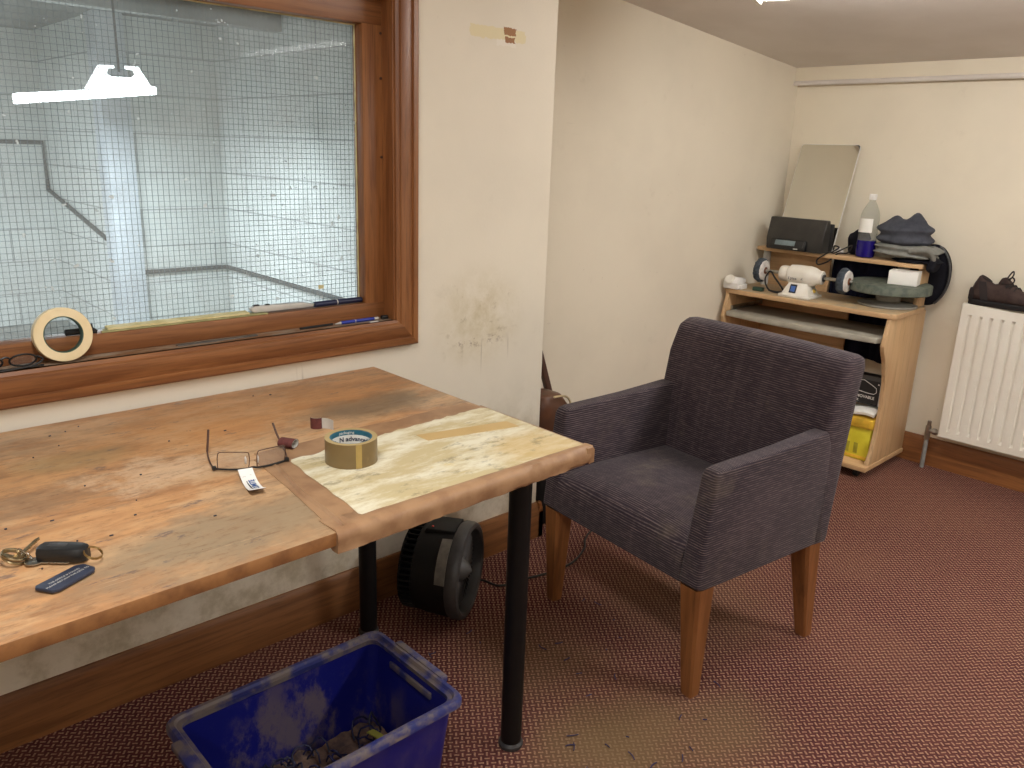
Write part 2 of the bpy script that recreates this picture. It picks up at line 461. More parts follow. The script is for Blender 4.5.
M_TGREY = mat('pale_grey_tube', (196, 196, 194), .4)
M_GREEN = mat('green_grinding_disc', (104, 110, 98), .75, c2=(74, 84, 76), scale=40)
M_STAND = mat('grey_pedestal', (150, 148, 140), .6, c2=(130, 126, 116), scale=18)
M_MOP = mat('cotton_mop', (226, 222, 216), .9, c2=(200, 196, 192), scale=50, bump=.6, bscale=90)
M_MOPD = mat('blue_grey_mop_edge', (72, 80, 88), .95, c2=(48, 54, 62), scale=60, bump=.8, bscale=90)
M_HUB = mat('brown_leather_washer', (126, 78, 54), .6)
M_NAVY = mat('navy_leather', (50, 58, 78), .5, c2=(40, 46, 64), scale=40)
M_INK = mat('dark_ink', (70, 72, 84), .6)
M_BLUEINK = mat('blue_ink', (74, 108, 168), .6)
M_PAPER = mat('white_paper', (246, 244, 238), .7, c2=(238, 236, 230), scale=8)
M_CREAMP = mat('cream_paper', (222, 212, 164), .7, c2=(196, 184, 128), scale=26)
M_GREENP = mat('sage_card', (164, 162, 116), .7, c2=(138, 136, 92), scale=26)
M_MAROON = mat('maroon_abrasive', (106, 56, 52), .9, c2=(86, 44, 42), scale=90)
M_MASK = mat('masking_tape_cream', (234, 218, 180), .6, c2=(226, 206, 162), scale=16)
M_GCORE = mat('green_card_core', (52, 84, 70), .6)
M_PARCEL = mat('buff_parcel_tape', (128, 108, 72), .35, c2=(120, 100, 64), scale=8)
M_PARCELE = mat('parcel_tape_side', (184, 162, 114), .45, c2=(174, 150, 102), scale=8)
M_PARCELL = mat('tape_free_end', (178, 152, 90), .35)
M_TEAL = mat('teal_core_print', (46, 110, 132), .5)
M_NAVYP = mat('navy_pen', (26, 32, 66), .4)
M_BLUEP = mat('blue_pen', (30, 52, 156), .35)
M_SILVER = mat('silver_plastic', (200, 198, 192), .4, c2=(180, 178, 172), scale=20)
M_LEATHER = mat('brown_leather', (104, 66, 44), .45, c2=(78, 48, 34), scale=9, bump=.2, bscale=60)
M_PIPING = mat('cream_piping', (226, 208, 164), .6)
M_DBOARD = mat('dark_brown_board', (86, 58, 46), .5, c2=(70, 46, 38), scale=12)
M_HOOD = mat('charcoal_fleece', (82, 84, 92), .95, c2=(66, 68, 76), scale=24, bump=.4, bscale=260, spec=.1)
M_GFLEECE = mat('grey_fleece', (140, 140, 134), .95, c2=(122, 122, 116), scale=24, bump=.4, bscale=260, spec=.1)
M_BCLOTH = mat('black_cloth', (22, 22, 28), .9, c2=(32, 32, 40), scale=20, spec=.15)
M_NCLOTH = mat('navy_cloth', (20, 22, 40), .9, c2=(28, 30, 50), scale=20, spec=.15)
M_SHOE = mat('brown_suede', (72, 58, 54), .85, c2=(56, 44, 42), scale=30, spec=.2)
M_SHOED = mat('dark_shoe_panel', (42, 34, 34), .8)
M_SOLE = mat('black_sole', (26, 24, 26), .7)
M_YEL = mat('yellow_plastic', (226, 212, 62), .45, c2=(212, 198, 50), scale=12)
M_YELD = mat('yellow_recess', (176, 168, 54), .5)
M_AMBER = mat('amber_lid', (232, 186, 60), .45)
M_LCD = mat('lcd_grey', (120, 136, 140), .3)
M_SWITCH = mat('blue_switch', (70, 108, 180), .35)
M_KNOB = mat('yellow_knob', (214, 178, 70), .4)
M_GREENCON = mat('dark_green_connector', (46, 74, 60), .5)
M_PIPE = mat('grey_plastic_pipe', (150, 150, 146), .5)
M_GRIME = mat('grey_dust_strip', (96, 88, 80), .8, c2=(74, 68, 64), scale=30)
def mirror_mat():
    s = NT('mirror_glass'); return s.fin(lin((214, 212, 202)), .06, 1.0)
M_MIRROR = mirror_mat()
def clear_mat(name, tint, alpha, rough=.05):
    s = NT(name); s.fin(lin(tint), rough, 0, .5)
    t = s.n('ShaderNodeBsdfTransparent'); t.inputs[0].default_value = lin(tint)
    mx = s.n('ShaderNodeMixShader'); mx.inputs[0].default_value = alpha
    s.l(t.outputs[0], mx.inputs[1]); s.l(s.b.outputs[0], mx.inputs[2]); s.l(mx.outputs[0], s.out.inputs[0])
    return s.m
M_BOTTLE = clear_mat('clear_plastic', (236, 238, 236), .12)
M_LENS = clear_mat('spectacle_lens', (250, 250, 250), .06)
M_LIQ = mat('blue_violet_liquid', (26, 16, 110), .2)
def glass_mat():
    s = NT('dusty_wired_glass')
    s.fin(lin((205, 215, 218)), .5, 0, .3)
    tr = s.n('ShaderNodeBsdfTransparent'); tr.inputs[0].default_value = (.95, .975, .97, 1)
    gl = s.n('ShaderNodeBsdfGlossy'); gl.inputs['Roughness'].default_value = .03
    fr = s.n('ShaderNodeFresnel'); fr.inputs[0].default_value = 1.3
    m1 = s.n('ShaderNodeMixShader'); s.l(s.math('MULTIPLY', fr.outputs[0], .16), m1.inputs[0]); s.l(tr.outputs[0], m1.inputs[1]); s.l(gl.outputs[0], m1.inputs[2])
    haze = s.math('ADD', s.math('MULTIPLY', s.step(s.noise(3.5, 6, .7), .35, .75), .15), .12)
    sp = s.math('MULTIPLY', s.step(s.noise(48, 2), .70, .73), .85)
    sp2 = s.math('MULTIPLY', s.step(s.noise(26, 3, .6), .725, .77), .55)
    f = s.math('MAXIMUM', haze, s.math('MAXIMUM', sp, sp2))
    m2 = s.n('ShaderNodeMixShader'); s.l(f, m2.inputs[0]); s.l(m1.outputs[0], m2.inputs[1]); s.l(s.b.outputs[0], m2.inputs[2])
    s.l(m2.outputs[0], s.out.inputs[0])
    return s.m
M_GLASS = glass_mat()
M_WIRE = mat('mesh_wire', (104, 116, 122), .6)
def block_mat(axis):
    s = NT('painted_blockwork_'+axis)
    br = s.n('ShaderNodeTexBrick')
    vec = s.n('ShaderNodeCombineXYZ'); o = s.xyz()
    s.l(o[0] if axis == 'x' else o[1], vec.inputs[0]); s.l(o[2], vec.inputs[1]); s.l(vec.outputs[0], br.inputs[0])
    br.inputs['Scale'].default_value = 1; br.inputs['Brick Width'].default_value = .9; br.inputs['Row Height'].default_value = .225
    br.inputs['Mortar Size'].default_value = .0045; br.inputs['Mortar Smooth'].default_value = .3
    br.inputs['Color1'].default_value = lin((206, 210, 208)); br.inputs['Color2'].default_value = lin((212, 215, 212)); br.inputs['Mortar'].default_value = lin((158, 162, 162))
    g = s.step(s.noise(3, 5, .7), .45, .75)
    col = s.mix(s.math('MULTIPLY', g, .25), br.outputs[0], lin((150, 152, 148)))
    return s.fin(col, .8, 0, .2)
M_BLKX = block_mat('x'); M_BLKY = block_mat('y')
M_PALEB = mat('pale_blue_grey_paint', (196, 202, 208), .7, c2=(186, 192, 198), scale=4)
M_CONC = mat('grey_concrete', (150, 150, 146), .9, c2=(120, 120, 116), scale=5)
M_DCEIL = mat('dim_plasterboard', (128, 130, 126), .9, c2=(110, 112, 108), scale=4)
def emis(name, col, st):
    s = NT(name); s.fin((.9, .9, .9, 1), .5)
    s.b.inputs['Emission Color'].default_value = col; s.b.inputs['Emission Strength'].default_value = st
    return s.m
M_TUBE_A = emis('lit_diffuser', (1.0, .985, .955, 1), LAMP_W)
M_TUBE_B = emis('lit_fluorescent', (.90, .96, 1.0, 1), 9.0)
M_GLOW = emis('glowing_white_bracket', (.90, .96, 1.0, 1), 2.2)  # bracket plate glows itself, standing in for lamp light falling on it

# ------------------------------------------------------------------ room shell
YW, YA, XF, XE = 1.875, 2.138, 3.835, 1.905
XB, YR = -1.9, -2.1
def zc(x): return 1.755 + .109*(3.792-x)
m = MB(); m.span(XB-.1, XF+.1, YR-.1, YA+.1, -.1, 0); struct(m.build('floor', M_CARPET), 'burgundy carpet with small beige flecks and a dusty worn patch', 'floor')
m = MB(); m.prism([(XB-.1, zc(XB-.1)), (XF+.1, zc(XF+.1)), (XF+.1, zc(XF+.1)+.1), (XB-.1, zc(XB-.1)+.1)], YR-.1, YA+.1, 'y')
struct(m.build('ceiling', M_CEIL), 'low grey painted ceiling sloping down to the far wall', 'ceiling')
# left wall with the window opening (opening x -.60..1.315, z .835...1.72)
OX0, OX1, OZ0, OZ1 = -.60, 1.315, .835, 1.73
m = MB()
m.prism([(OX1, YW), (XE, YW), (XE, YA+.18), (XE-.12, YA+.18), (XE-.12, YW+.115), (OX1, YW+.115)], 0, 2.6, 'z'); m.span(XB-.1, OX0, YW, YW+.115, 0, 2.6)
m.span(OX0, OX1, YW, YW+.115, 0, OZ0); m.span(OX0, OX1, YW, YW+.115, OZ1, 2.6)
struct(m.build('wall_left', M_WALL), 'cream painted wall around the window with a stained splash and a torn patch', 'wall')
m = MB(); m.prism([(XE-.1, YA+.089), (XF+.1, YA-.012), (XF+.1, YA+.15), (XE-.1, YA+.19)], 0, 2.4, 'z'); struct(m.build('wall_alcove', M_ALC), 'cream alcove wall behind the armchair', 'wall')
m = MB(); m.span(XF, XF+.1, YR-.1, YA+.1, 0, 2.2); struct(m.build('wall_back', M_WALL2), 'cream far wall behind the desk and the radiator', 'wall')
m = MB(); m.span(XB-.1, XB, YR-.1, YW+.1, 0, 2.6); struct(m.build('wall_front', M_WALL2), 'cream wall behind the viewer', 'wall')
m = MB(); m.span(XB-.1, XF+.1, YR-.1, YR, 0, 2.6); struct(m.build('wall_right', M_WALL2), 'cream wall on the right, out of view', 'wall')
def skirt_prof(d0, s):  # profile across thickness: (offset from wall, z)
    return [(d0, 0), (d0+s*.020, 0), (d0+s*.020, .098), (d0+s*.017, .104), (d0+s*.017, .110), (d0+s*.011, .124), (d0+s*.008, .130), (d0, .130)]
m = MB(); m.prism(skirt_prof(YW, -1), XB, XE+.020, 'x'); struct(m.build('baseboard_left', M_SKIRT_X), 'stained wooden skirting below the window wall', 'skirting')
m = MB(); m.prism(skirt_prof(XE, 1), YW-.02, YA, 'y'); struct(m.build('baseboard_return', M_SKIRT_Y), 'stained wooden skirting round the wall end', 'skirting')
m = MB(); m.prism(skirt_prof(0, -1), 0, 1.94, 'x', 0, T(XE-.005, YA+.084, 0) @ RZ(-.0497)); struct(m.build('baseboard_alcove', M_SKIRT_X), 'stained wooden skirting along the alcove wall', 'skirting')
m = MB(); m.prism(skirt_prof(XF, -1), YR, YA, 'y'); struct(m.build('baseboard_back', M_SKIRT_Y), 'stained wooden skirting under the radiator', 'skirting')
# boxed strip and pipe where the far wall meets the ceiling
m = MB(); m.span(XF-.03, XF, YR, YA, 1.692, 1.78, .004); struct(m.build('trim_1', M_WALL2), 'cream boxed strip at the top of the far wall', 'trim')
m = MB(); m.cyl((XF-.030, YR, 1.683), (XF-.030, YA, 1.683), .011, 12); struct(m.build('trim_2', M_CEIL), 'painted pipe running under the boxed strip', 'trim')

# ------------------------------------------------------------------ window
win = bpy.data.objects.new('window_1', None); C.objects.link(win)
struct(win, 'internal window of wired glass in a stained pine frame', 'window')
AX0, AX1, AZ0, AZ1 = -.67, 1.372, .785, 1.80      # architrave outer
IX0, IX1, IZ0, IZ1 = -.60, 1.302, .860, 1.70      # architrave inner
def arch_prof():   # (distance in from outer edge 0..1, y)
    return [(0, YW), (0, YW-.020), (.06, YW-.024), (.28, YW-.026), (.31, YW-.021), (.34, YW-.022), (.70, YW-.024), (.84, YW-.022), (.87, YW-.018), (.90, YW-.018), (1.0, YW-.013), (1.0, YW)]
def arch_loft(corners_out, corners_in):
    mb = MB(); rings = []
    for (ox, oz), (ix, iz) in zip(corners_out, corners_in):
        rings.append([(ox+(ix-ox)*t, y, oz+(iz-oz)*t) for t, y in arch_prof()])
    return mb.loft(rings, True)
arch_loft([(AX0, AZ0), (AX1, AZ0)], [(IX0, IZ0), (IX1, IZ0)]).build('bottom_moulding', M_FRAME_X, win, 25)
arch_loft([(AX1, AZ0), (AX1, AZ1)], [(IX1, IZ0), (IX1, IZ1)]).build('side_moulding', M_FRAME_Z, win, 25)
arch_loft([(AX0, AZ1), (AX0, AZ0)], [(IX0, IZ1), (IX0, IZ0)]).build('side_moulding', M_FRAME_Z, win, 25)
arch_loft([(AX1, AZ1), (AX0, AZ1)], [(IX1, IZ1), (IX0, IZ1)]).build('top_moulding', M_FRAME_X, win, 25)
LZ = .860
def sill_mat():
    s = NT('dusty_sill_board')
    d = s.step(s.noise(7, 6, .7, s.mapp((1, 3, 1))), .38, .62)
    return s.fin(s.mix(d, lin((128, 92, 62)), lin((156, 140, 122))), .7, 0, .3)
M_SILL = sill_mat()
MB().span(IX0-.03, IX1+.03, YW-.010, YW+.114, LZ-.030, LZ).build('sill_board', M_SILL, win)
GX0, GX1, GZ0, GZ1 = -.55, 1.236, .906, 1.628     # visible glass
MB().span(IX0, IX1, 1.915, 1.964, LZ, GZ0, .003).build('bottom_rail', M_FRAME_X, win)
MB().span(IX0, IX1, 1.915, 1.964, GZ1, IZ1+.03, .003).build('top_rail', M_FRAME_X, win)
MB().span(GX1, IX1+.02, 1.915, 1.964, GZ0-.002, GZ1+.002, .003).build('stile', M_FRAME_Z, win)
MB().span(IX0-.02, GX0, 1.915, 1.964, GZ0-.002, GZ1+.002, .003).build('stile', M_FRAME_Z, win)
MB().span(IX1-.006, OX1+.004, YW-.008, YW+.114, LZ, OZ1).build('lining', M_FRAME_Z, win)
MB().span(IX0-.02, IX0+.004, YW-.008, YW+.114, LZ, OZ1).build('lining', M_FRAME_Z, win)
MB().span(IX0, IX1, YW-.008, YW+.114, IZ1-.004, OZ1+.004).build('lining', M_FRAME_X, win)
GY = 1.952
pane = MB().span(GX0-.01, GX1+.01, GY, GY+.006, GZ0-.01, GZ1+.01).build('glass_pane', M_GLASS, win)
wm = MB(); p = .0127; tw = .00042
x = GX0
while x < GX1: wm.span(x-tw, x+tw, GY+.0022, GY+.0034, GZ0-.005, GZ1+.005); x += p
z = GZ0+.004
while z < GZ1: wm.span(GX0, GX1, GY+.0026, GY+.0038, z-tw, z+tw); z += p
wm.build('wire_mesh', M_WIRE, pane)
# ragged putty bead round the glass
pb = MB()
for (a, b_) in (((GX1-.001, GZ0), (GX1-.001, GZ1)), ((GX0, GZ1-.001), (GX1, GZ1-.001))):
    pts = []; rr = []
    for i in range(60):
        t = i/59; pts.append((a[0]+(b_[0]-a[0])*t, GY-.003, a[1]+(b_[1]-a[1])*t)); rr.append(.0022+.0018*noise.noise(V((t*30, a[0]*9, 3))))
    pb.tube(pts, rr, 6)
pb.build('putty_bead', M_CREAMP, win)
MB().box((1.118, GY-.0003, .957), (.016, .0006, .010)).build('old_label', M_CREAMP, pane)
# screw heads in the right stile
for zz in (1.30, 1.50, 1.61):
    mb = MB(); mb.cyl((1.292, 1.916, zz), (1.292, 1.9125, zz), .0035, 12); mb.build('screw', M_DBOARD, win)

# room seen through the glass
FX, FY = 2.33, 5.28
zt = 2.0
m = MB(); m.span(-3.2, FX+.1, YW+.115, 6.9, -.1, -.0); struct(m.build('floor_beyond', M_CONC), 'grey concrete floor of the room behind the glass', 'floor')
m = MB(); m.span(-3.2, FX+.1, YW+.115, 6.9, zt, zt+.1); struct(m.build('ceiling_beyond', M_DCEIL), 'dim grey ceiling of the room behind the glass', 'ceiling')
m = MB(); m.span(FX, FX+.1, YA+.1, 6.9, 0, zt); struct(m.build('wall_beyond_right', M_BLKY), 'painted blockwork side wall behind the glass', 'wall')
m = MB(); m.span(1.62, FX, FY, FY+.1, 0, zt); struct(m.build('wall_beyond_back', M_BLKX), 'painted blockwork back wall behind the glass', 'wall')
m = MB(); m.span(1.60, 1.76, FY-.10, FY+.06, 0, zt, .004); struct(m.build('wall_beyond_pier', M_PALEB), 'pale blue painted pier behind the glass', 'wall')
m = MB(); m.span(1.64, 1.74, FY, 6.6, 0, zt); struct(m.build('wall_beyond_recess', M_BLKY), 'painted blockwork side of the recess behind the glass', 'wall')
m = MB(); m.span(-3.2, 1.74, 6.6, 6.7, 0, zt); struct(m.build('wall_beyond_far', M_BLKX), 'painted blockwork wall deep in the recess behind the glass', 'wall')
m = MB(); m.span(-3.3, -3.2, YW+.115, 6.9, 0, zt); struct(m.build('wall_beyond_left', M_BLKY), 'blockwork wall on the left behind the glass', 'wall')
for k, yy in enumerate((3.3, 4.4)):
    m = MB(); m.span(-3.1, FX, yy, yy+.07, zt-.09, zt-.001, .004); struct(m.build('trim_%d' % (3+k), M_DCEIL), 'ceiling joist behind the glass, %s' % ('nearer' if k == 0 else 'farther'), 'joist')
# grey conduits on the far block walls
cd = MB()
cd.tube(smooth_path([(.42, 6.585, 1.62), (.46, 6.585, .8), (.52, 6.585, .52), (.8, 6.585, .46), (1.1, 6.585, .5)], 6), .016, 8)
tag(cd.build('conduit', M_DGREY), 'dark conduit bending across the block wall behind the glass, at left', 'conduit', 'conduits behind the glass')
cd = MB(); cd.tube([(.66, 6.585, 1.27), (1.622, 6.585, 1.27), (1.622, 6.585, .95), (1.622, 5.4, .72)], .014, 8)
tag(cd.build('conduit', M_DGREY), 'dark conduit turning the recess corner behind the glass', 'conduit', 'conduits behind the glass')
cd = MB(); cd.tube([(1.77, FY-.016, .52), (2.26, FY-.016, .52), (2.31, FY-.03, .52), (2.31, FY-.1, .52), (2.31, 3.4, .52)], .014, 8)
tag(cd.build('conduit', M_DGREY), 'grey pipe along the right hand block corner behind the glass', 'conduit', 'conduits behind the glass')
# lamp hanging behind the glass
k = 4.3/3.6
ly = 4.3
lamp = thing('hanging_work_light', 'bright fluorescent work light hanging in the room behind the wired glass', 'light', (1.27, ly, 1.50), 0)
def LP(px, pz): return (px*k-1.27, (pz-1.33)*k+1.33-1.50)
tp = [LP(1.057, 1.505), LP(1.114, 1.595), LP(1.172, 1.598), LP(1.172, 1.588), LP(1.147, 1.583), LP(1.142, 1.566), LP(1.158, 1.556), LP(1.235, 1.558), LP(1.252, 1.570), LP(1.246, 1.585), LP(1.215, 1.590), LP(1.215, 1.600), LP(1.265, 1.601), LP(1.317, 1.517)]
mb = MB(); mb.prism(tp, -.006, .006, 'y'); mb.build('slotted_bracket', M_GLOW, lamp)
a = LP(.813, 1.448); b_ = LP(1.317, 1.510)
mb = MB(); mb.prism([(a[0], a[1]-.018), (b_[0], b_[1]-.014), (b_[0], b_[1]+.022), (a[0], a[1]+.026)], -.05, .05, 'y', .006); mb.build('lit_batten', M_TUBE_B, lamp)
mb = MB(); mb.cyl((LP(1.19, 1.6)[0], 0, LP(1.19, 1.575)[1]), (LP(1.19, 1.6)[0], 0, zt-1.5), .006, 8); mb.build('hanger_rod', M_DGREY, lamp)

# ------------------------------------------------------------------ ceiling batten just above the frame
cl = thing('ceiling_light', 'white fluorescent batten on the low ceiling above the armchair', 'light', (2.62, .955, zc(2.62)))
cl.rotation_euler = (Matrix.Rotation(math.atan(.109), 3, 'Y') @ Matrix.Rotation(math.radians(14), 3, 'Z')).to_euler()
mb = MB(); mb.box((0, 0, -.022), (.09, 1.25, .044), .004); mb.build('housing', M_WHITE, cl)
mb = MB(); mb.lathe([(.022, -.60), (.028, -.59), (.028, .59), (.022, .60)], 16, T(0, 0, -.060) @ RX(PI/2)); mb.build('diffuser', M_TUBE_A, cl)
for sy in (-1, 1):
    mb = MB(); mb.box((0, sy*.61, -.05), (.07, .018, .09), .006); mb.build('end_cap', M_WHITE, cl)

# ------------------------------------------------------------------ table
tb = thing('work_table', 'battered wooden work table with black tube legs under the window', 'table', (0, 0, 0))
def yf(x): return 1.0265 + (x-.14)*.0182
TZ = .740
top = MB(); top.prism([(-.62, yf(-.62)), (1.222, yf(1.222)), (1.218, 1.852), (-.62, 1.852)], TZ-.024, TZ, 'z', .002)
for f in top.bm.faces:
    if abs(f.normal.z) < .5: f.material_index = 1
top.build('tabletop', [M_TABLE, M_TEDGE], tb)
for lx, ly_ in ((1.112, 1.140), (1.112, 1.735), (-.5, 1.14), (-.5, 1.735)):
    mb = MB(); mb.lathe([(.024, .006), (.0245, .68), (.0245, TZ-.024)], 24, T(lx, ly_, 0))
    lg = mb.build('leg', M_LEGB, tb)
    mb = MB(); mb.lathe([(.027, 0), (.0285, .003), (.0285, .010), (.024, .016)], 24, T(lx, ly_, 0)); mb.build('leg_foot', M_DGREY, lg)
# cream card pad and brown tape wrapped round the front right of the top
def jag(x, a, f=40, sd=0): return a*noise.noise(V((x*f, sd, .3)))
pd = []
for i in range(41): x = .672+(1.216-.672)*i/40; pd.append((x, yf(x)+.022+jag(x, .006, 30, 1) - (.018 if x > 1.0 else 0)))
for i in range(25): y = 1.064+(1.372-1.064)*i/24; pd.append((1.2165+jag(y, .002, 40, 3), y))
for i in range(41): x = 1.205-(1.205-.700)*i/40; pd.append((x, 1.385+jag(x, .009, 45, 7) - .03*(1-(x-.70)/.5)))
for i in range(21): y = 1.346-(1.346-1.07)*i/20; pd.append((.694+jag(y, .004, 30, 9)-.024*(1.346-y)/.28, y))
mb = MB(); mb.prism(pd, TZ-.001, TZ+.0022, 'z'); mb.build('card_pad', M_PAD, tb)
# tape border on the top: strips along the back and left of the pad
bd = []
for i in range(31): x = .650+(1.216-.650)*i/30; bd.append((x, 1.35))
for i in range(31): x = 1.205-(1.205-.660)*i/30; bd.append((x, 1.435+jag(x, .012, 14, 4)))
mb = MB(); mb.prism(bd, TZ-.001, TZ+.0010, 'z'); mb.build('tape_border', M_BTAPE, tb)
bd = [(.72, 1.41), (.645, 1.40), (.632, 1.25), (.616, 1.12), (.606, yf(.6)+.01), (.68, yf(.68)+.01), (.70, 1.2)]
mb = MB(); mb.prism(bd, TZ-.001, TZ+.0012, 'z')
def crease(u, v):
    y = 1.385-u*.34; x0 = .664-.040*u+.003*math.sin(u*9)
    return V((x0+(v-.5)*.010, y, TZ+.001+.0035*math.sin(PI*v)))
mb.sheet(crease, 30, 4, .0006); mb.build('tape_border', M_BTAPE, tb)
# wrap over the front edge
rings = []
for i in range(91):
    t = i/90; x = .606+(1.226-.606)*t; y0 = yf(x)
    n1 = lambda s_: .0035*noise.noise(V((x*26, s_*3.1, 1))) + .0018*noise.noise(V((x*70, s_*2.3, 5)))
    w0 = .052-.028*t
    rings.append([(x, y0+w0+.006*noise.noise(V((x*22, 8, 1))), TZ+.0012), (x, y0+.018, TZ+.0026), (x, y0+.001+n1(1)*.5, TZ+.003), (x, y0-.005+n1(2), TZ-.004), (x, y0-.007+n1(3), TZ-.014),
                  (x, y0-.006+n1(4), TZ-.026), (x, y0-.004+n1(5), TZ-.036+.004*t), (x, y0+.012, TZ-.037+.004*t), (x, y0+.03, TZ-.028), (x, y0+.03, TZ-.012), (x, y0+w0, TZ-.002)])
mb = MB(); mb.loft(rings); mb.build('tape_wrap', M_BTAPE, tb, 60)
rings = []
for i in range(41):
    t = i/40; y = 1.040+(1.40-1.040)*t
    n1 = .0015*noise.noise(V((y*40, 2, 1)))
    rings.append([(1.205, y, TZ+.0012), (1.221, y, TZ+.0018), (1.2255+n1, y, TZ-.004), (1.2255+n1, y, TZ-.032), (1.21, y, TZ-.033), (1.20, y, TZ-.015)])
mb = MB(); mb.loft(rings); mb.build('tape_wrap', M_BTAPE, tb, 60)
mb = MB()
def buff(u, v):
    ax, ay = .972, 1.300; bx, by = 1.188, 1.252
    return V((ax+(bx-ax)*u, ay+(by-ay)*u + (v-.5)*.043, TZ+.0026))
mb.sheet(buff, 10, 3, .0004); mb.build('buff_tape_strip', M_STRIP, tb)

# ------------------------------------------------------------------ armchair
ang = math.radians(-6.6)
dv = V((math.cos(ang), math.sin(ang), 0)); wv = V((-math.sin(ang), math.cos(ang), 0))
O = V((1.573, .957, 0)); ctr = O + dv*.26 + wv*.303
ch = thing('armchair', 'square armchair in dark aubergine ribbed fabric on wooden legs', 'chair', ctr, ang)
def cd_(d, w_): return d-.26, w_-.303
W = .606
def side_outline():
    P = [(-.028, .318), (-.020, .40), (.002, .600), (.012, .616), (.03, .620), (.25, .628), (.448, .642), (.47, .60), (.49, .32), (.47, .308), (0.0, .308)]
    return [(d-.26, z) for d, z in P]
def arm(near):
    mb = MB(); o = side_outline()
    def P(y0, y1t, y1b):
        A = [V((d, y0, z)) for d, z in o]
        B = [V((d, y1b+(y1t-y1b)*min(1, max(0, (z-.308)/.31)), z)) for d, z in o]
        return A, B
    if near: A, B = P(-.303, -.303+.050, -.303+.066)
    else: A, B = P(.303, .303-.050, .303-.066)
    b = bmesh.new(); a = [b.verts.new(p) for p in A]; c = [b.verts.new(p) for p in B]; n = len(a)
    b.faces.new(a); b.faces.new(c[::-1])
    for i in range(n): b.faces.new((a[i], c[i], c[(i+1) % n], a[(i+1) % n]))
    bmesh.ops.recalc_face_normals(b, faces=b.faces[:])
    bmesh.ops.bevel(b, geom=b.edges[:], offset=.009, segments=3, profile=.5, affect='EDGES', clamp_overlap=True)
    return mb._add(b)
arm(True).build('arm', M_FAB, ch, 60); arm(False).build('arm', M_FAB, ch, 60)
# backrest: lofted across the width, slightly crowned top
def back_ring(w_, top, pinch):
    dz = top
    P = [(.405, .330), (.425, .44), (.440, .62), (.462, .74), (.482, dz-.045), (.500, dz-.012), (.525, dz), (.560, dz-.002), (.582, dz-.012), (.590, dz-.035), (.575, .74), (.545, .55), (.512, .322), (.500, .310), (.42, .312)]
    cx = .5
    return [((d-cx)*(1-pinch)+cx-.26, w_-.303, .32+(z-.32)*(1-pinch*.05)) for d, z in P]
rings = []
for t, pn in ((.0, .5), (.006, .18), (.016, .04), (.03, 0), (.12, 0), (.25, 0), (.4, 0), (.55, 0), (.7, 0), (.82, 0), (.9, 0), (.95, 0), (.965, 0), (.985, .04), (.994, .18), (1, .5)):
    tt = max(0, min(1, t)); crown = .838+.006*math.sin(PI*tt)
    edge = min(tt, 1-tt)
    crown -= .018*max(0, 1-edge/.04)**2 if tt > .5 else .010*max(0, 1-edge/.03)**2
    rings.append(back_ring(tt*W, crown, pn))
mb = MB(); mb.loft(rings); mb.build('backrest', M_FAB, ch, 60)
# seat cushion between the arms, crowned, rounded front
rings = []
n = 14
for i in range(n+1):
    t = i/n; wy = .058+(W-.116)*t
    c_ = math.sin(PI*t)**.6*.014
    P = [(-.026, .318), (-.030, .345), (-.030, .378), (-.022, .402+c_*.6), (.0, .420+c_*.8), (.04, .432+c_), (.14, .438+c_), (.28, .438+c_*.8), (.44, .436), (.45, .40), (.45, .32), (.2, .310), (0, .310)]
    rings.append([(d-.26, wy-.303, z) for d, z in P])
mb = MB(); mb.loft(rings); mb.build('seat', M_FAB, ch, 60)
def cleg(d, w_, bd_, bw, s0=.066, s1=.036):
    mb = MB(); rings = []
    for t in (0, .03, .5, 1):
        z = .312*t; s = s1+(s0-s1)*t - (.003 if t == 0 else 0)
        cx = bd_+(d-bd_)*t; cy = bw+(w_-bw)*t
        rings.append([(cx+a*s/2-.26, cy+b__*s/2-.303, z) for a, b__ in ((-1, -.75), (-.75, -1), (.75, -1), (1, -.75), (1, .75), (.75, 1), (-.75, 1), (-1, .75))])
    return mb.loft(rings).build('leg', M_LEG, ch, 25)
cleg(.012, .034, .014, .022); cleg(.012, W-.034, .014, W-.030)
cleg(.462, .036, .505, .026); cleg(.462, W-.036, .505, W-.026)

# ------------------------------------------------------------------ drum fan behind the bin
fan = thing('drum_fan', 'black drum shaped fan lying on the carpet by the skirting, under the table', 'fan', (1.352, 1.690, 0), math.radians(-57))
R_ = .143; FM = T(0, 0, R_) @ RY(PI/2)      # local z of lathe -> +x
mb = MB(); mb.lathe([(.118, -.070), (.128, -.064), (.136, -.02), (.140, .045)], 48, FM); mb.build('housing', M_FANB, fan)
mb = MB(); mb.lathe([(.1395, .040), (R_, .046), (R_, .066), (.139, .076), (.130, .080), (.122, .076), (.119, .060), (.119, .040)], 48, FM, closed=True); mb.build('front_ring', M_DGREY, fan)
mb = MB()
for i in range(80):
    a = 2*PI*i/46; mm = FM @ RZ(a)
    mb.box((.118, 0, -.082), (.022, .006, .040), .0015, mm)
mb.lathe([(.100, -.106), (.124, -.104), (.126, -.098), (.100, -.096)], 40, FM); mb.lathe([(.09, -.098), (.10, -.096), (.112, -.06), (.09, -.06)], 32, FM)
mb.build('rear_vents', M_FANB, fan)
mb = MB()
for i in range(52):
    a = 2*PI*i/52; mm = FM @ RZ(a) @ T(.078, 0, .046) @ RX(.9)
    mb.box((0, 0, 0), (.082, .0016, .010), 0, mm)
mb.build('blade_ring', mat('grey_blades', (84, 84, 86), .4), fan)
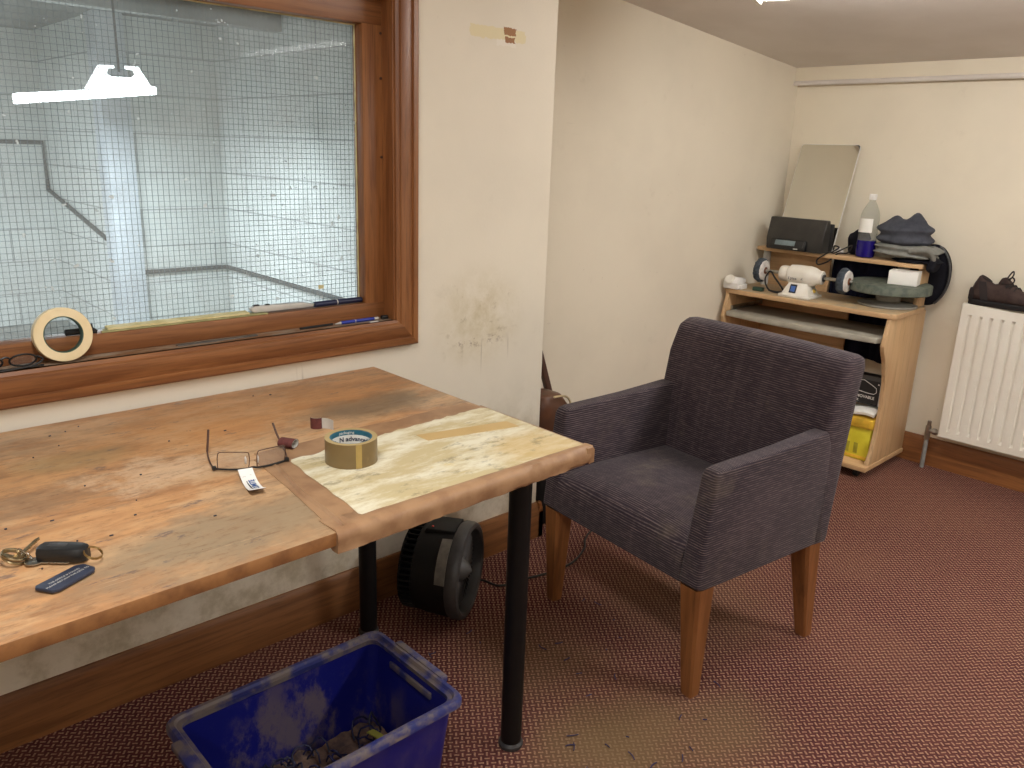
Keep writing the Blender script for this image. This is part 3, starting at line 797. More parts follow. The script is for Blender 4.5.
mb = MB(); mb.lathe([(.046, .034), (.040, .046), (.018, .070), (.004, .080), (.0, .080)], 28, FM); mb.lathe([(.0, .028), (.119, .028), (.119, .034), (.0, .034)], 40, FM); mb.build('hub_cone', mat('grey_hub', (92, 92, 92), .4), fan)
mb = MB(); mb.prism([(-.052, 2*R_-.018), (.040, 2*R_-.014), (.040, 2*R_-.002), (-.046, 2*R_-.004)], -.045, .045, 'y', .003)
cp = mb.build('control_panel', M_FANB, fan)
mb = MB(); mb.box((-.03, -.03, 2*R_-.002), (.006, .006, .003), .001); mb.build('indicator_light', mat('red_indicator', (190, 50, 40), .4), cp)
# dull silver label on the ring side facing the room
mb = MB(); rings = []
for i in range(13):
    a = math.radians(8+54*i/12)
    # ring direction: angle from horizontal (local -y side) upwards
    c0, s0 = math.cos(a), math.sin(a)
    r0, r1 = .1405, .1418
    f = lambda r, xx: (xx, -r*c0, R_+r*s0)
    rings.append([f(r0, .012), f(r1, .012), f(r1+.003, .042), f(r0, .042)])
mb.loft(rings); mb.build('ribbed_grip', mat('dull_grey_grip', (112, 108, 100), .45, c2=(90, 88, 82), scale=40), fan)
# fan cable over the carpet
pts = smooth_path([(1.455, 1.770, .012), (1.543, 1.752, .004), (1.568, 1.684, .004), (1.659, 1.665, .004), (1.745, 1.645, .004), (1.856, 1.642, .004), (1.962, 1.684, .004), (2.015, 1.728, .004), (2.095, 1.766, .004), (2.30, 1.83, .004), (2.5, 2.09, .006)], 6)
mb = MB(); mb.tube(pts, .0035, 8); tag(mb.build('power_cable', M_BLACK), 'thin black cable snaking over the carpet behind the armchair leg', 'cable')

# ------------------------------------------------------------------ blue bin
bn = thing('storage_crate', 'dusty blue plastic crate on the carpet under the table edge', 'crate', (.682, 1.250, 0), 0)
BX, BY, BH = .248, .164, .250
def rr_(hx, hy, r, z, n=5):
    out = []
    for cx, cy, a0 in ((hx-r, hy-r, 0), (-hx+r, hy-r, 90), (-hx+r, -hy+r, 180), (hx-r, -hy+r, 270)):
        for i in range(n+1):
            a = math.radians(a0+90*i/n); out.append((cx+r*math.cos(a), cy+r*math.sin(a), z))
    return out
mb = MB(); mb.loft([rr_(BX-.050, BY-.040, .02, .004), rr_(BX-.046, BY-.036, .022, 0.0), rr_(BX-.042, BY-.032, .024, .006), rr_(BX-.018, BY-.016, .024, BH-.022),
                    rr_(BX-.021, BY-.019, .022, BH-.022), rr_(BX-.045, BY-.035, .022, .012), rr_(BX-.05, BY-.04, .02, .011)])
mb.build('tub', M_BIN, bn, 40)
mb = MB(); mb.loft([rr_(BX-.022, BY-.020, .022, BH-.020), rr_(BX-.006, BY-.006, .026, BH-.022), rr_(BX, BY, .028, BH-.018), rr_(BX, BY, .028, BH-.006), rr_(BX-.004, BY-.004, .026, BH), rr_(BX-.012, BY-.012, .024, BH),
                    rr_(BX-.016, BY-.015, .022, BH-.006), rr_(BX-.024, BY-.022, .020, BH-.008)], closed=True)
mb.build('rim', M_RIM, bn, 40)
for sx in (1, -1):
    mb = MB(); mb.prism([(sx*(BX-.006), BH-.016), (sx*(BX+.012), BH-.014), (sx*(BX+.012), BH+.001), (sx*(BX-.006), BH+.003)], -.085, .085, 'y', .003); mb.build('handle_lip', M_RIM, bn)
    mb = MB(); mb.box((sx*(BX-.026), 0, BH-.040), (.006, .150, .016), .002); mb.build('handle_slot', M_RIM if sx > 0 else M_BIN, bn)
# contents
mb = MB()
def dirt(u, v):
    x = (u-.5)*2*.196; y = (v-.5)*2*.122
    return V((x, y, .022+.018*noise.noise(V((x*14, y*14, 2)))+.012*noise.noise(V((x*40, y*40, 4)))+.026))
mb.sheet(dirt, 40, 26, .006)
dm = mat('grey_brown_dust', (128, 102, 86), .95, c2=(84, 68, 66), scale=40, bump=.5, bscale=150)
o = mb.build('dust_heap', dm, None, 80, (.685, 1.252, 0)); tag(o, 'grey brown dust lying in the bottom of the blue crate', 'dust', kind='stuff')
mb = MB(); rnd = random.Random(3)
for i in range(80):
    cx, cy = rnd.uniform(-.17, .17), rnd.uniform(-.09, .09); a = rnd.uniform(0, 6.3); L = rnd.uniform(.03, .10); k_ = rnd.uniform(-60, 60)
    pts = []; hx, hy = cx, cy
    for j in range(12):
        z = .058+.030*math.sin(PI*j/11)*rnd.uniform(.6, 1)+.004*noise.noise(V((hx*30, hy*30, i)))
        pts.append((max(-.185, min(.185, hx)), max(-.105, min(.105, hy)), z)); a += k_*L/11*1.1; hx += math.cos(a)*L/11; hy += math.sin(a)*L/11
    mb.tube(pts, .0022, 5)
o = mb.build('cable_offcuts', mat('navy_offcuts', (24, 26, 74), .6, c2=(20, 20, 34), scale=30), None, 60, (.685, 1.252, 0)); tag(o, 'tangle of dark blue curled offcuts in the blue crate', 'scraps', kind='stuff')
mb = MB()
def yp(u, v):
    a = -.5+1.2*u
    return V((.10+.05*math.cos(a)+(v-.5)*.016, -.06+.07*math.sin(a)+.05,   .086+.012*u))
mb.sheet(yp, 14, 3, .003); o = mb.build('plastic_strip', mat('olive_yellow', (150, 148, 66), .5), None, 60, (.685, 1.252, 0)); tag(o, 'curved olive yellow strip lying on the scraps in the blue crate', 'strip')

# ------------------------------------------------------------------ board and holdall behind the wall end
bo = MB(); bo.prism([(2.335, .002), (2.357, .010), (1.935, 1.126), (1.912, 1.118)], 2.095, 2.116, 'y', .002)
tag(bo.build('leaning_board', M_DBOARD), 'dark brown board leaning against the wall end in the alcove', 'board')
bg = thing('holdall', 'brown and black holdall with cream piping behind the armchair, by the wall end', 'bag', (2.04, 1.885, 0), 0)

# ------------------------------------------------------------------ desk in the corner
DA = math.radians(1)
dk = thing('computer_desk', 'beech computer desk with upper shelf and grey keyboard tray in the far corner', 'desk', (3.405, 1.343, 0), DA)
DW, DD, DT = .782, .378, .735
def panel(mirror):
    P = [(.0, .062), (.030, .12), (.052, .22), (.058, .33), (.048, .43), (.010, .53), (-.02, .575), (-.03, .60), (-.02, .64), (.0, DT-.022), (DD, DT-.022), (DD, .062)]
    s0 = .0 if not mirror else DW-.018
    mb = MB(); mb.prism(P, s0, s0+.018, 'y', .002); return mb
panel(False).build('side_panel', M_BEECH, dk, 25); panel(True).build('side_panel', M_BEECH, dk, 25)
ft = [(.004, -.012), (-.010, .010), (-.014, .05), (-.02, DW*.5), (-.012, DW-.04), (0, DW+.004), (.310, DW+.004), (.310, -.016), (.05, -.016), (.015, -.016)]
mb = MB(); mb.prism(ft, DT-.022, DT, 'z', .003)
for f in mb.bm.faces:
    if f.normal.z > .5: f.material_index = 1
mb.build('desktop', [M_BEECHY, M_DTOP], dk)
mb = MB(); mb.prism([(-.028, -.004), (-.028, DW+.004), (DD+.004, DW+.004), (DD+.004, -.004)], .040, .062, 'z', .003); mb.build('base_shelf', M_BEECHY, dk)
for (a, b_) in ((.03, .05), (.03, DW-.05), (DD-.04, .05), (DD-.04, DW-.05)):
    mb = MB(); mb.cyl((a-.012, b_-.010, .019), (a-.012, b_+.010, .019), .019, 20); mb.cyl((a, b_, .02), (a, b_, .042), .009, 12); mb.build('castor', M_BLACK, dk)
tr = [(.02, .022)] + [(-.028-.026*math.sin(PI*i/14)+.006, .022+(DW-.062)*i/14+.018) for i in range(15)] + [(.02, DW-.022), (.27, DW-.022), (.27, .022)]
mb = MB(); mb.prism(tr, .604, .630, 'z', .006); mb.build('keyboard_tray', M_GREYP, dk)
for s_ in (.019, DW-.031):
    mb = MB(); mb.span(.02, .30, s_, s_+.012, .630, .650, .002); mb.build('tray_runner', M_STEEL, dk)
mb = MB(); mb.span(.32, .334, .32, DW-.018, .34, .712, .002); mb.build('modesty_panel', M_BEECHY, dk)
# upper shelf
SZ = .922
mb = MB(); mb.prism([(.225, -.006), (.215, .06), (.21, DW*.5), (.215, DW-.06), (.235, DW-.004), (.350, DW-.004), (.350, -.006)], SZ-.018, SZ, 'z', .003); mb.build('upper_shelf', M_BEECHY, dk)
mb = MB(); mb.span(.26, .350, .004, .020, DT-.002, SZ-.017, .002); mb.build('shelf_upright', M_BEECH, dk)
mb = MB(); mb.span(.322, .336, .44, DW-.02, DT-.05, SZ-.017, .002); mb.build('shelf_back_panel', M_BEECHY, dk)
mb = MB(); mb.cyl((.265, DW-.045, DT), (.265, DW-.045, SZ-.017), .018, 20); mb.build('shelf_post', M_TGREY, dk)
def dkw(t, s, z):   # desk local to world
    return V((3.405+t*math.cos(DA)-s*math.sin(DA), 1.343+t*math.sin(DA)+s*math.cos(DA), z))

# boxes on the base shelf
p_ = dkw(.13, .105, .062)
yb = thing('yellow_case', 'yellow plastic case with an amber lid on the base shelf of the desk', 'case', p_, DA)
mb = MB(); mb.box((0, 0, .075), (.16, .16, .15), .008); mb.build('body', M_YEL, yb)
mb = MB(); mb.box((-.004, 0, .172), (.174, .172, .044), .006); mb.build('lid', M_AMBER, yb)
for yy, zz, hh in ((.05, .06, .055), (.015, .052, .048), (-.022, .052, .048), (.055, .12, .04)):
    mb = MB(); mb.box((-.0805, yy, zz), (.003, .018, hh), .001); mb.build('moulded_recess', M_YELD, yb)
mb = MB(); mb.box((-.0805, 0, .014), (.004, .15, .012), .001); mb.build('lower_band', M_AMBER, yb)
pb_ = MB()
def fold(u, v):
    return V(((u-.5)*.16, (v-.5)*.16, .012+.016*math.sin(PI*u)*abs(math.sin(2*v+1))+.004*math.sin(v*7)))
pb_.sheet(fold, 14, 12, .012); o = pb_.build('folded_sheet', M_PAPER, None, 60, dkw(.13, .105, .266), (0, 0, DA)); tag(o, 'folded white sheet on the amber lid of the yellow case', 'paper')
p_ = dkw(.125, .105, .305)
bx = thing('black_pack', 'black packet with a white outline and lettering standing on the yellow case under the desk', 'packet', p_, DA)
mb = MB(); mb.box((0, 0, .066), (.05, .150, .132), .003); mb.build('carton', mat('black_card', (40, 38, 38), .45), bx)
PX = -.0256
mb = MB(); mb.box((PX, -.071, .060), (.0012, .006, .118)); mb.build('silver_edge', M_SILVER, bx)
mb = MB(); mb.box((PX, 0, .121), (.0012, .148, .020)); mb.build('top_band', mat('grey_card', (86, 84, 82), .5), bx)
ol = [(.055, .098), (.03, .103), (.005, .108), (-.03, .092), (-.052, .080), (-.055, .062), (-.045, .052), (-.015, .052), (.02, .056), (.05, .068), (.06, .08)]
mb = MB(); mb.tube([(PX, a, b_) for a, b_ in ol], .0016, 6, True); mb.build('white_outline', M_WPLAS, bx)
mb = MB(); mb.box((PX, -.060, .098), (.0014, .006, .006)); mb.build('white_dot', M_WPLAS, bx)
for tx, zz, sz, yy in (('REMOVABLE', .033, .018, .0), ('Pack', .016, .018, .035)):
    tm = text_mb(tx, sz, .0003, .0004); tm.bm.transform(T(PX-.0002, yy, zz) @ RZ(-PI/2) @ RX(PI/2)); tm.build('lettering', M_WPLAS, bx)

# polisher on the desktop
pl = thing('bench_polisher', 'white bench polisher with two cotton mop wheels on the corner desk', 'polisher', (3.470, 1.792, DT), math.radians(3))
AZ = .096
mb = MB(); mb.box((0, -.0, .006), (.130, .150, .012), .003)
mb.loft([[(a*x_, b_*y_, z_) for a, b_ in ((-1, -.94), (-.94, -1), (.94, -1), (1, -.94), (1, .94), (.94, 1), (-.94, 1), (-1, .94))] for x_, y_, z_ in ((.057, .066, .010), (.034, .042, .064), (.030, .038, .068))]); mb.build('base', M_WHITE, pl)
AXM = T(0, 0, AZ) @ RX(PI/2)     # lathe z -> -y  (towards the right)
mb = MB(); mb.lathe([(.024, -.102), (.033, -.099), (.036, -.086), (.036, -.070), (.034, -.066), (.034, -.060), (.043, -.052), (.046, -.02), (.046, .035), (.042, .058), (.031, .080), (.030, .096), (.026, .099)], 32, AXM); mb.build('motor_body', M_WHITE, pl)
mb = MB(); mb.lathe([(.014, .096), (.016, .098), (.016, .104), (.008, .104)], 24, AXM); mb.build('bearing', M_DGREY, pl)
mb = MB(); mb.cyl((0, .19, AZ), (0, -.19, AZ), .0075, 16); mb.build('spindle', M_STEEL, pl)
mb = MB(); mb.box((0, 0, 0), (.003, .032, .040), .001, T(-.0460, .014, .038) @ RY(math.radians(21.5))); sw = mb.build('switch_plate', M_BLACK, pl)
mb = MB(); mb.box((0, 0, 0), (.004, .021, .026), .001, T(-.0477, .014, .0375) @ RY(math.radians(21.5))); mb.build('rocker', M_SWITCH, sw)
mb = MB(); mb.lathe([(.004, 0), (.009, .002), (.010, .008), (.006, .013), (.0, .0135)], 18, T(.014, -.051, .030) @ RX(PI/2)); mb.build('adjuster_knob', M_KNOB, pl)
tm = text_mb('Lynis', .020); tm.bm.transform(T(-.0452, .024, AZ-.012) @ RZ(-PI/2) @ RX(PI/2-.28)); tm.build('lettering', M_INK, pl)
tm = text_mb('2', .024); tm.bm.transform(T(-.0456, -.020, AZ-.008) @ RZ(-PI/2) @ RX(PI/2-.2)); tm.build('lettering', M_INK, pl)
for sy in (1, -1):
    r0 = .054
    mb = MB(); rings = []
    def ringat(r, y, jg): return [((r+jg*noise.noise(V((math.cos(q)*6, math.sin(q)*6, y*40+sy))))*math.cos(q), y, AZ+(r+jg*noise.noise(V((math.cos(q)*6, math.sin(q)*6, y*40+sy))))*math.sin(q)) for q in [2*PI*i/56 for i in range(56)]]
    c_ = sy*.197
    for r, dy in ((.046, -.020), (r0, -.014), (r0+.002, -.004), (r0, .006), (r0-.003, .012)): rings.append(ringat(r, c_+dy*(1 if sy > 0 else 1), .007))
    if sy > 0: rings = [ringat(.050, c_+.020, .006), ringat(r0, c_+.013, .007), ringat(r0+.002, c_, .007), ringat(r0-.002, c_-.008, .006)]
    else: rings = [ringat(.050, c_+.022, .006), ringat(r0, c_+.015, .007), ringat(r0+.002, c_+.003, .007), ringat(r0-.003, c_-.010, .006)]
    mb.loft(rings); wh = mb.build('mop_wheel', M_MOPD, pl, 60)
    mb = MB(); yy = c_-.010
    mb.loft([ringat(.047, yy, .004), ringat(.044, yy-.006, .003), ringat(.018, yy-.007, .001), ringat(.004, yy-.007, 0)]); mb.build('mop_face', M_MOP, wh, 60)
    mb = MB(); mb.lathe([(.016, 0), (.016, .003), (.008, .005), (.0, .005)], 20, T(0, yy-.006, AZ) @ RX(PI/2)); mb.build('washer', M_HUB, wh)
    mb = MB(); mb.lathe([(.006, 0), (.006, .008), (.003, .012), (.0, .012)], 12, T(0, yy-.009, AZ) @ RX(PI/2)); mb.build('spindle_tip', M_STEEL, wh)

# white adaptor, connector and cable on the desk
ad = thing('power_adaptor', 'white plug-in adaptor on the left end of the corner desk', 'adaptor', (3.412, 2.096, DT), math.radians(3))
mb = MB(); mb.prism([(-.042, 0), (.038, 0), (.045, .018), (.034, .050), (-.026, .056), (-.046, .030)], -.038, .038, 'y', .006, None, 3); mb.build('body', M_WPLAS, ad)
mb = MB(); mb.lathe([(.024, 0), (.025, .005), (.020, .010), (.0, .010)], 24, T(-.036, .008, .043) @ RY(-math.radians(52))); mb.build('dial', M_WHITE, ad)
mb = MB(); mb.box((.0, -.044, .012), (.06, .012, .022), .003); mb.build('plug_flange', M_WPLAS, ad)
mb = MB(); mb.box((0, 0, .009), (.028, .050, .018), .004); o = mb.build('cable_connector', M_GREENCON, None, 35, (3.44, 1.985, DT), (0, 0, .1)); tag(o, 'dark green cable connector beside the white adaptor', 'connector')
pts = smooth_path([(3.452, 1.94, DT+.010), (3.46, 1.90, DT+.006), (3.44, 1.86, DT+.02), (3.425, 1.90, DT+.075), (3.43, 1.93, DT+.10), (3.42, 1.945, DT+.06), (3.425, 1.92, DT+.015), (3.46, 1.87, DT+.005), (3.52, 1.86, DT+.005), (3.53, 1.82, DT+.01)], 8)
mb = MB(); mb.tube(pts, .004, 8); tag(mb.build('power_cable', M_BLACK), 'black cable looped in front of the left mop wheel on the desk', 'cable')
pts = smooth_path([(3.44, 1.895, DT+.009), (3.43, 1.87, DT+.02), (3.415, 1.875, DT+.06), (3.418, 1.845, DT+.02), (3.415, 1.81, DT+.005), (3.50, 1.80, DT+.016), (3.55, 1.9, DT+.006)], 8)

# round disc on pedestal, white box on top
ds = thing('turntable', 'thick grey-green round disc on a grey pedestal at the right of the desk', 'turntable', (3.605, 1.452, DT), 0)
mb = MB(); mb.lathe([(.118, 0), (.122, .004), (.120, .010), (.06, .018), (.050, .022), (.050, .056), (.06, .061), (.0, .061)], 48); mb.build('pedestal', M_STAND, ds)
mb = MB(); mb.lathe([(.162, .061), (.167, .064), (.167, .097), (.165, .100), (.0, .100)], 64); mb.build('disc', M_GREEN, ds)
wb = thing('small_box', 'small white cardboard box standing on the round disc', 'box', (3.60, 1.395, DT+.100), math.radians(12))
mb = MB(); mb.box((0, 0, .029), (.085, .115, .056), .001)
mb.build('carton', M_PAPER, wb)
mb = MB(); mb.box((0, 0, .0578), (.0855, .1155, .0016), .0005); mb.build('lid_flap', M_WPLAS, wb)

# radio, mirror, bottle, clothes on the upper shelf
rd = thing('radio', 'black radio with a docking display on the upper shelf', 'radio', (3.622, 1.915, SZ), math.radians(1))
TL = .14
prof = [(-.034, .0), (-.042, .05), (-.018, .148), (.014, .148), (.026, .10), (.026, .0)]
mb = MB(); rings = []
for yy, s in ((-.1400, .95), (-.137, .99), (-.130, 1), (0, 1), (.130, 1), (.137, .99), (.1400, .95)):
    rings.append([(a*s, yy, .075+(b_-.075)*s) for a, b_ in prof])
rings = [[(x_, y_, max(0, z_)) for x_, y_, z_ in r] for r in rings]
mb.loft(rings); mb.build('case', mat('charcoal_plastic', (46, 44, 42), .45, c2=(58, 56, 52), scale=14), rd, 30)
mb = MB(); mb.prism([(-.058, .002), (-.060, .018), (-.046, .052), (-.032, .052), (-.034, .002)], -.066, .112, 'y', .004)
dc = mb.build('dock', M_BLACK, rd)
tilt = math.atan2(.014, .034); DM = T(-.0535, 0, .0345) @ RY(tilt)
mb = MB(); mb.box((0, .036, 0), (.002, .100, .024), .0005, DM); mb.build('display', M_LCD, dc)
mb = MB(); mb.box((-.0605, -.022, .011), (.002, .022, .005), .0005); mb.build('button', M_SILVER, dc)
mb = MB(); mb.box((0, -.056, 0), (.002, .004, .034), .0005, DM); mb.build('dock_edge', M_DGREY, dc)
mb = MB(); mb.box((.032, -.022, .068), (.012, .262, .128), .004); mb.build('rear_shell', M_BLACK, rd)

ml = .535; lean = math.asin((3.824-3.676)/ml)
mi_ = thing('mirror', 'tall frameless mirror leaning against the far wall behind the radio', 'mirror', (3.672, 1.912, SZ), 0)
LM = RY(lean)
def rrp(hy, h, r, n=5):
    out = []
    for cy, cz, a0 in ((hy-r, h-r, 0), (-hy+r, h-r, 90), (-hy+r, r, 180), (hy-r, r, 270)):
        for i in range(n+1):
            a = math.radians(a0+90*i/n); out.append((cy+r*math.cos(a), cz+r*math.sin(a)))
    return out
mb = MB(); mb.prism(rrp(.146, ml-.03, .016), 0, .006, 'x', 0, LM); mb.build('backing', M_WPLAS, mi_)
mb = MB(); mb.prism(rrp(.1435, ml-.0325, .014), -.0014, -.0004, 'x', 0, LM); mb.build('mirror_face', M_MIRROR, mi_)
mb = MB(); mb.prism([(-.143, ml-.05), (-.143, ml-.036), (-.136, ml-.031), (-.120, ml-.0325), (-.135, ml-.037)], -.0022, -.0012, 'x', 0, LM); mb.build('flaked_corner', M_DGREY, mi_)

bt = thing('plastic_bottle', 'clear plastic bottle a third full of blue-violet liquid on the upper shelf', 'bottle', (3.665, 1.610, SZ), 0)
br_ = .040
mb = MB(); mb.lathe([(.030, .001), (.038, .004), (br_, .012), (br_, .040), (.0385, .044), (br_, .048), (br_, .090), (.038, .096), (br_, .102), (br_, .17), (.038, .19), (.031, .212), (.020, .234), (.0135, .246), (.0135, .252), (.0135, .262)], 32); mb.build('bottle_body', M_BOTTLE, bt)
mb = MB(); mb.lathe([(.030, .002), (.0385, .004), (.0405, .012), (.0405, .076), (.0, .0765)], 32); mb.build('liquid', M_LIQ, bt)
mb = MB(); mb.lathe([(.0145, .252), (.0160, .254), (.0160, .274), (.0145, .277), (.0, .277)], 24); mb.build('cap', M_WPLAS, bt)
mb = MB(); rings = []
for i in range(15):
    a = math.radians(125+100*i/14); rings.append([((br_+dr)*math.cos(a), (br_+dr)*math.sin(a), zz) for dr, zz in ((.0004, .112), (.0010, .112), (.0010, .172), (.0004, .172))])
mb.loft(rings); mb.build('label', M_PAPER, bt)

def garment(c, rad, seed, fold, lumps, zmin, e=.62):
    # a bundled garment: soft slab with long folds running round it and a few raised lumps
    mb = MB(); nu, nv = 84, 54; rings = []
    sgn = lambda v, k: math.copysign(abs(v)**k, v)
    for j in range(nv+1):
        ph = -PI/2+PI*j/nv; ring = []
        for i in range(nu):
            th = 2*PI*i/nu
            p = V((sgn(math.cos(ph), e)*sgn(math.cos(th), .8)*rad[0], sgn(math.cos(ph), e)*sgn(math.sin(th), .8)*rad[1], sgn(math.sin(ph), e)*rad[2]))
            wv_ = .012*noise.noise(V((p.x*8, p.y*9+seed, p.z*5)))
            f = math.sin((p.z+wv_*1.5+.12*p.y*math.sin(seed+p.y*22))/fold*2*PI)
            q = 1+.085*f*abs(math.cos(ph))**.4+.12*noise.noise(V((p.x*13+seed, p.y*13, p.z*16)))+.05*noise.noise(V((p.x*34+seed, p.y*34, p.z*34)))
            p = V((p.x*q, p.y*q, p.z*(1+.10*noise.noise(V((p.x*20, p.y*20+seed, 1))))))
            if ph > 0:
                for ly, lx, lr, lh in lumps:
                    p.z += lh*math.exp(-((p.y-ly)**2+(p.x-lx)**2)/(lr*lr))*math.sin(ph)
            p += V(c); p.z = max(p.z, zmin)
            ring.append(p)
        rings.append(ring)
    return mb.loft(rings)
mb = garment((3.690, 1.456, SZ+.118), (.070, .110, .060), 3, .046, [(-.045, -.01, .030, .034), (.040, -.01, .032, .016), (.005, .0, .02, -.014)], SZ+.066)
tag(mb.build('fleece_jumper', M_HOOD, None, 80), 'charcoal fleece bundled on top of the clothes on the upper shelf', 'clothing')
mb = garment((3.688, 1.436, SZ+.048), (.078, .132, .030), 9, .034, [], SZ+.016)
mb.tube(smooth_path([(3.615, 1.40, SZ+.052), (3.612, 1.37, SZ+.060), (3.618, 1.335, SZ+.066), (3.64, 1.318, SZ+.050), (3.66, 1.312, SZ+.02)], 6), [.010+.006*math.sin(PI*i/24) for i in range(25)], 10)
tag(mb.build('fleece_jumper', M_GFLEECE, None, 80), 'folded pale grey fleece under the charcoal bundle on the upper shelf', 'clothing')
mb = garment((3.70, 1.395, SZ+.009), (.075, .095, .010), 12, .02, [], SZ+.001)
mb.blob((3.685, 1.318, SZ-.002), (.05, .018, .03), 13, .15, (9, 9, 20), 30, 18, .8)
tag(mb.build('black_garment', M_BCLOTH, None, 80), 'black garment at the bottom of the clothes pile, hanging over the shelf end', 'clothing')
mb = MB(); mb.blob((3.735, 1.675, SZ+.052), (.03, .048, .062), 21, .16, (14, 14, 14), 40, 26, .85, SZ+.001)
tag(mb.build('black_pouch', M_BCLOTH, None, 80), 'black cloth pouch standing behind the plastic bottle', 'pouch')
pts = smooth_path([(3.68, 1.764, SZ+.012), (3.665, 1.755, SZ+.035), (3.66, 1.73, SZ+.030), (3.65, 1.755, SZ+.008), (3.66, 1.766, SZ+.006), (3.645, 1.74, SZ+.006), (3.65, 1.70, SZ+.03), (3.66, 1.67, SZ+.045), (3.665, 1.69, SZ+.01), (3.635, 1.72, SZ+.006), (3.605, 1.745, SZ-.03), (3.603, 1.79, SZ-.05), (3.605, 1.80, SZ-.03), (3.603, 1.768, SZ-.004), (3.625, 1.762, SZ+.006), (3.65, 1.764, SZ+.006)], 8)
mb = MB(); mb.tube(pts, .0035, 8); tag(mb.build('power_cable', M_BLACK), 'tangled black cable drooping over the shelf edge beside the radio', 'cable')
mb = MB(); mb.prism([(1.715, SZ+.001), (1.772, SZ+.001), (1.768, SZ+.012), (1.745, SZ+.030), (1.725, SZ+.02)], 3.675, 3.695, 'x', .003); tag(mb.build('paper_scrap', M_PAPER), 'crumpled white paper under the cable tangle beside the radio', 'paper')

# dark cloth behind the desk, dark bag at its right end
def coat(u, v):
    y = 1.79-.30*u; top = SZ-.022; z = top-(.455 if u > .35 else .455-.35*max(0, .35-u))*v
    return V((3.756+.014*math.sin(u*16+v*2)*(.3+v)+.006*math.sin(u*37), y+.02*v*(u-.5)+.05*v*(.6-u), z))
mb = MB(); mb.sheet(coat, 36, 24, .010); tag(mb.build('dark_coat', M_NCLOTH, None, 70), 'dark navy cloth hanging down behind the desk', 'clothing')
rings = []
mb = MB(); mb.blob((3.795, 1.365, .865), (.030, .088, .135), 31, .05, (5, 5, 5), 44, 30, .95, None, False)
hb = thing('black_bag', 'black cloth bag bulging out behind the right end of the desk shelf', 'bag', (0, 0, 0)); mb.build('body', M_BCLOTH, hb, 80)
mb = MB(); pts = [(3.772, 1.365-.089*math.sin(a), .865+.136*math.cos(a)) for a in [math.radians(20+130*i/20) for i in range(21)]]; mb.tube(pts, .005, 8); mb.build('seam', M_DGREY, hb)

# ------------------------------------------------------------------ radiator
ra = thing('radiator', 'white ribbed panel radiator on the far wall', 'radiator', (3.735, 1.193, 0))
Y0, Y1, Z0, Z1 = 0.0, -1.25, .172, .768
mb = MB()
prof = []; y = -.030; pit = .0415
pts2 = [(0.012, 0), (0.0, -.002), (0.0, -.026)]
pts2 = [(.010, 0.0), (.002, -.001), (0, -.004), (0, -.026)]
while y > Y1+.05:
    pts2 += [(0, y), (.012, y-.004), (.012, y-.013), (0, y-.017), (0, y-.036)]
    y -= pit
pts2 += [(0, Y1+.004), (.002, Y1+.001), (.010, Y1)]
zr = [(Z0, .006), (Z0+.003, .001), (Z0+.030, 0), (Z0+.042, 1), (Z1-.052, 1), (Z1-.040, 0), (Z1-.003, .001), (Z1, .006)]
rings = []
for zz, s in zr:
    ring = []
    for a, yy in pts2:
        if s == 1: ring.append((a, yy, zz))
        else:
            edge = yy > -.005 or yy < Y1+.005
            ring.append((a if edge else (0 if s == 0 else s), yy, zz))
    rings.append(ring)
b = bmesh.new(); Rr = [[b.verts.new(p) for p in r] for r in rings]
for i in range(len(Rr)-1):
    for j in range(len(pts2)-1): b.faces.new((Rr[i][j], Rr[i][j+1], Rr[i+1][j+1], Rr[i+1][j]))
bmesh.ops.recalc_face_normals(b, faces=b.faces[:]); bmesh.ops.solidify(b, geom=b.faces[:], thickness=-.0015)
mb._add(b); mb.span(.012, .02, Y1+.004, -.004, Z0+.004, Z1-.004); mb.build('front_panel', M_RAD, ra, 25)
mb = MB(); mb.span(.004, .078, Y1, 0, Z1-.004, Z1+.004, .002); mb.build('top_grille', M_RAD, ra)
mb = MB(); mb.span(.008, .076, -.004, .002, Z0+.01, Z1-.004, .001); mb.build('end_panel', M_RAD, ra)
mb = MB(); mb.span(.06, .076, Y1, -.004, Z0+.01, Z1-.01, .002); mb.build('rear_panel', M_RAD, ra)
for yb_ in (-.3, -1.0):
    mb = MB(); mb.span(.074, .10, yb_, yb_+.05, .3, .7); mb.build('bracket', M_STEEL, ra)
VX = .040
mb = MB(); mb.cyl((VX, .056, .135), (VX, .056, .200), .012, 14); mb.cyl((VX, .0, .178), (VX, .056, .178), .010, 14); mb.cyl((VX, .056, .198), (VX, .056, .222), .009, 8); mb.cyl((VX, .020, .178), (VX, .036, .178), .015, 8); mb.build('valve', M_STEEL, ra)
mb = MB(); mb.tube([(VX, .056, .0), (VX, .056, .06), (VX, .056, .14)], .0095, 14); mb.build('supply_pipe', M_PIPE, ra)

# shoe on the radiator
sh = thing('shoe', 'dark brown lace-up shoe resting on top of the radiator', 'shoe', (3.775, 1.178, Z1+.004), -PI/2-.05)
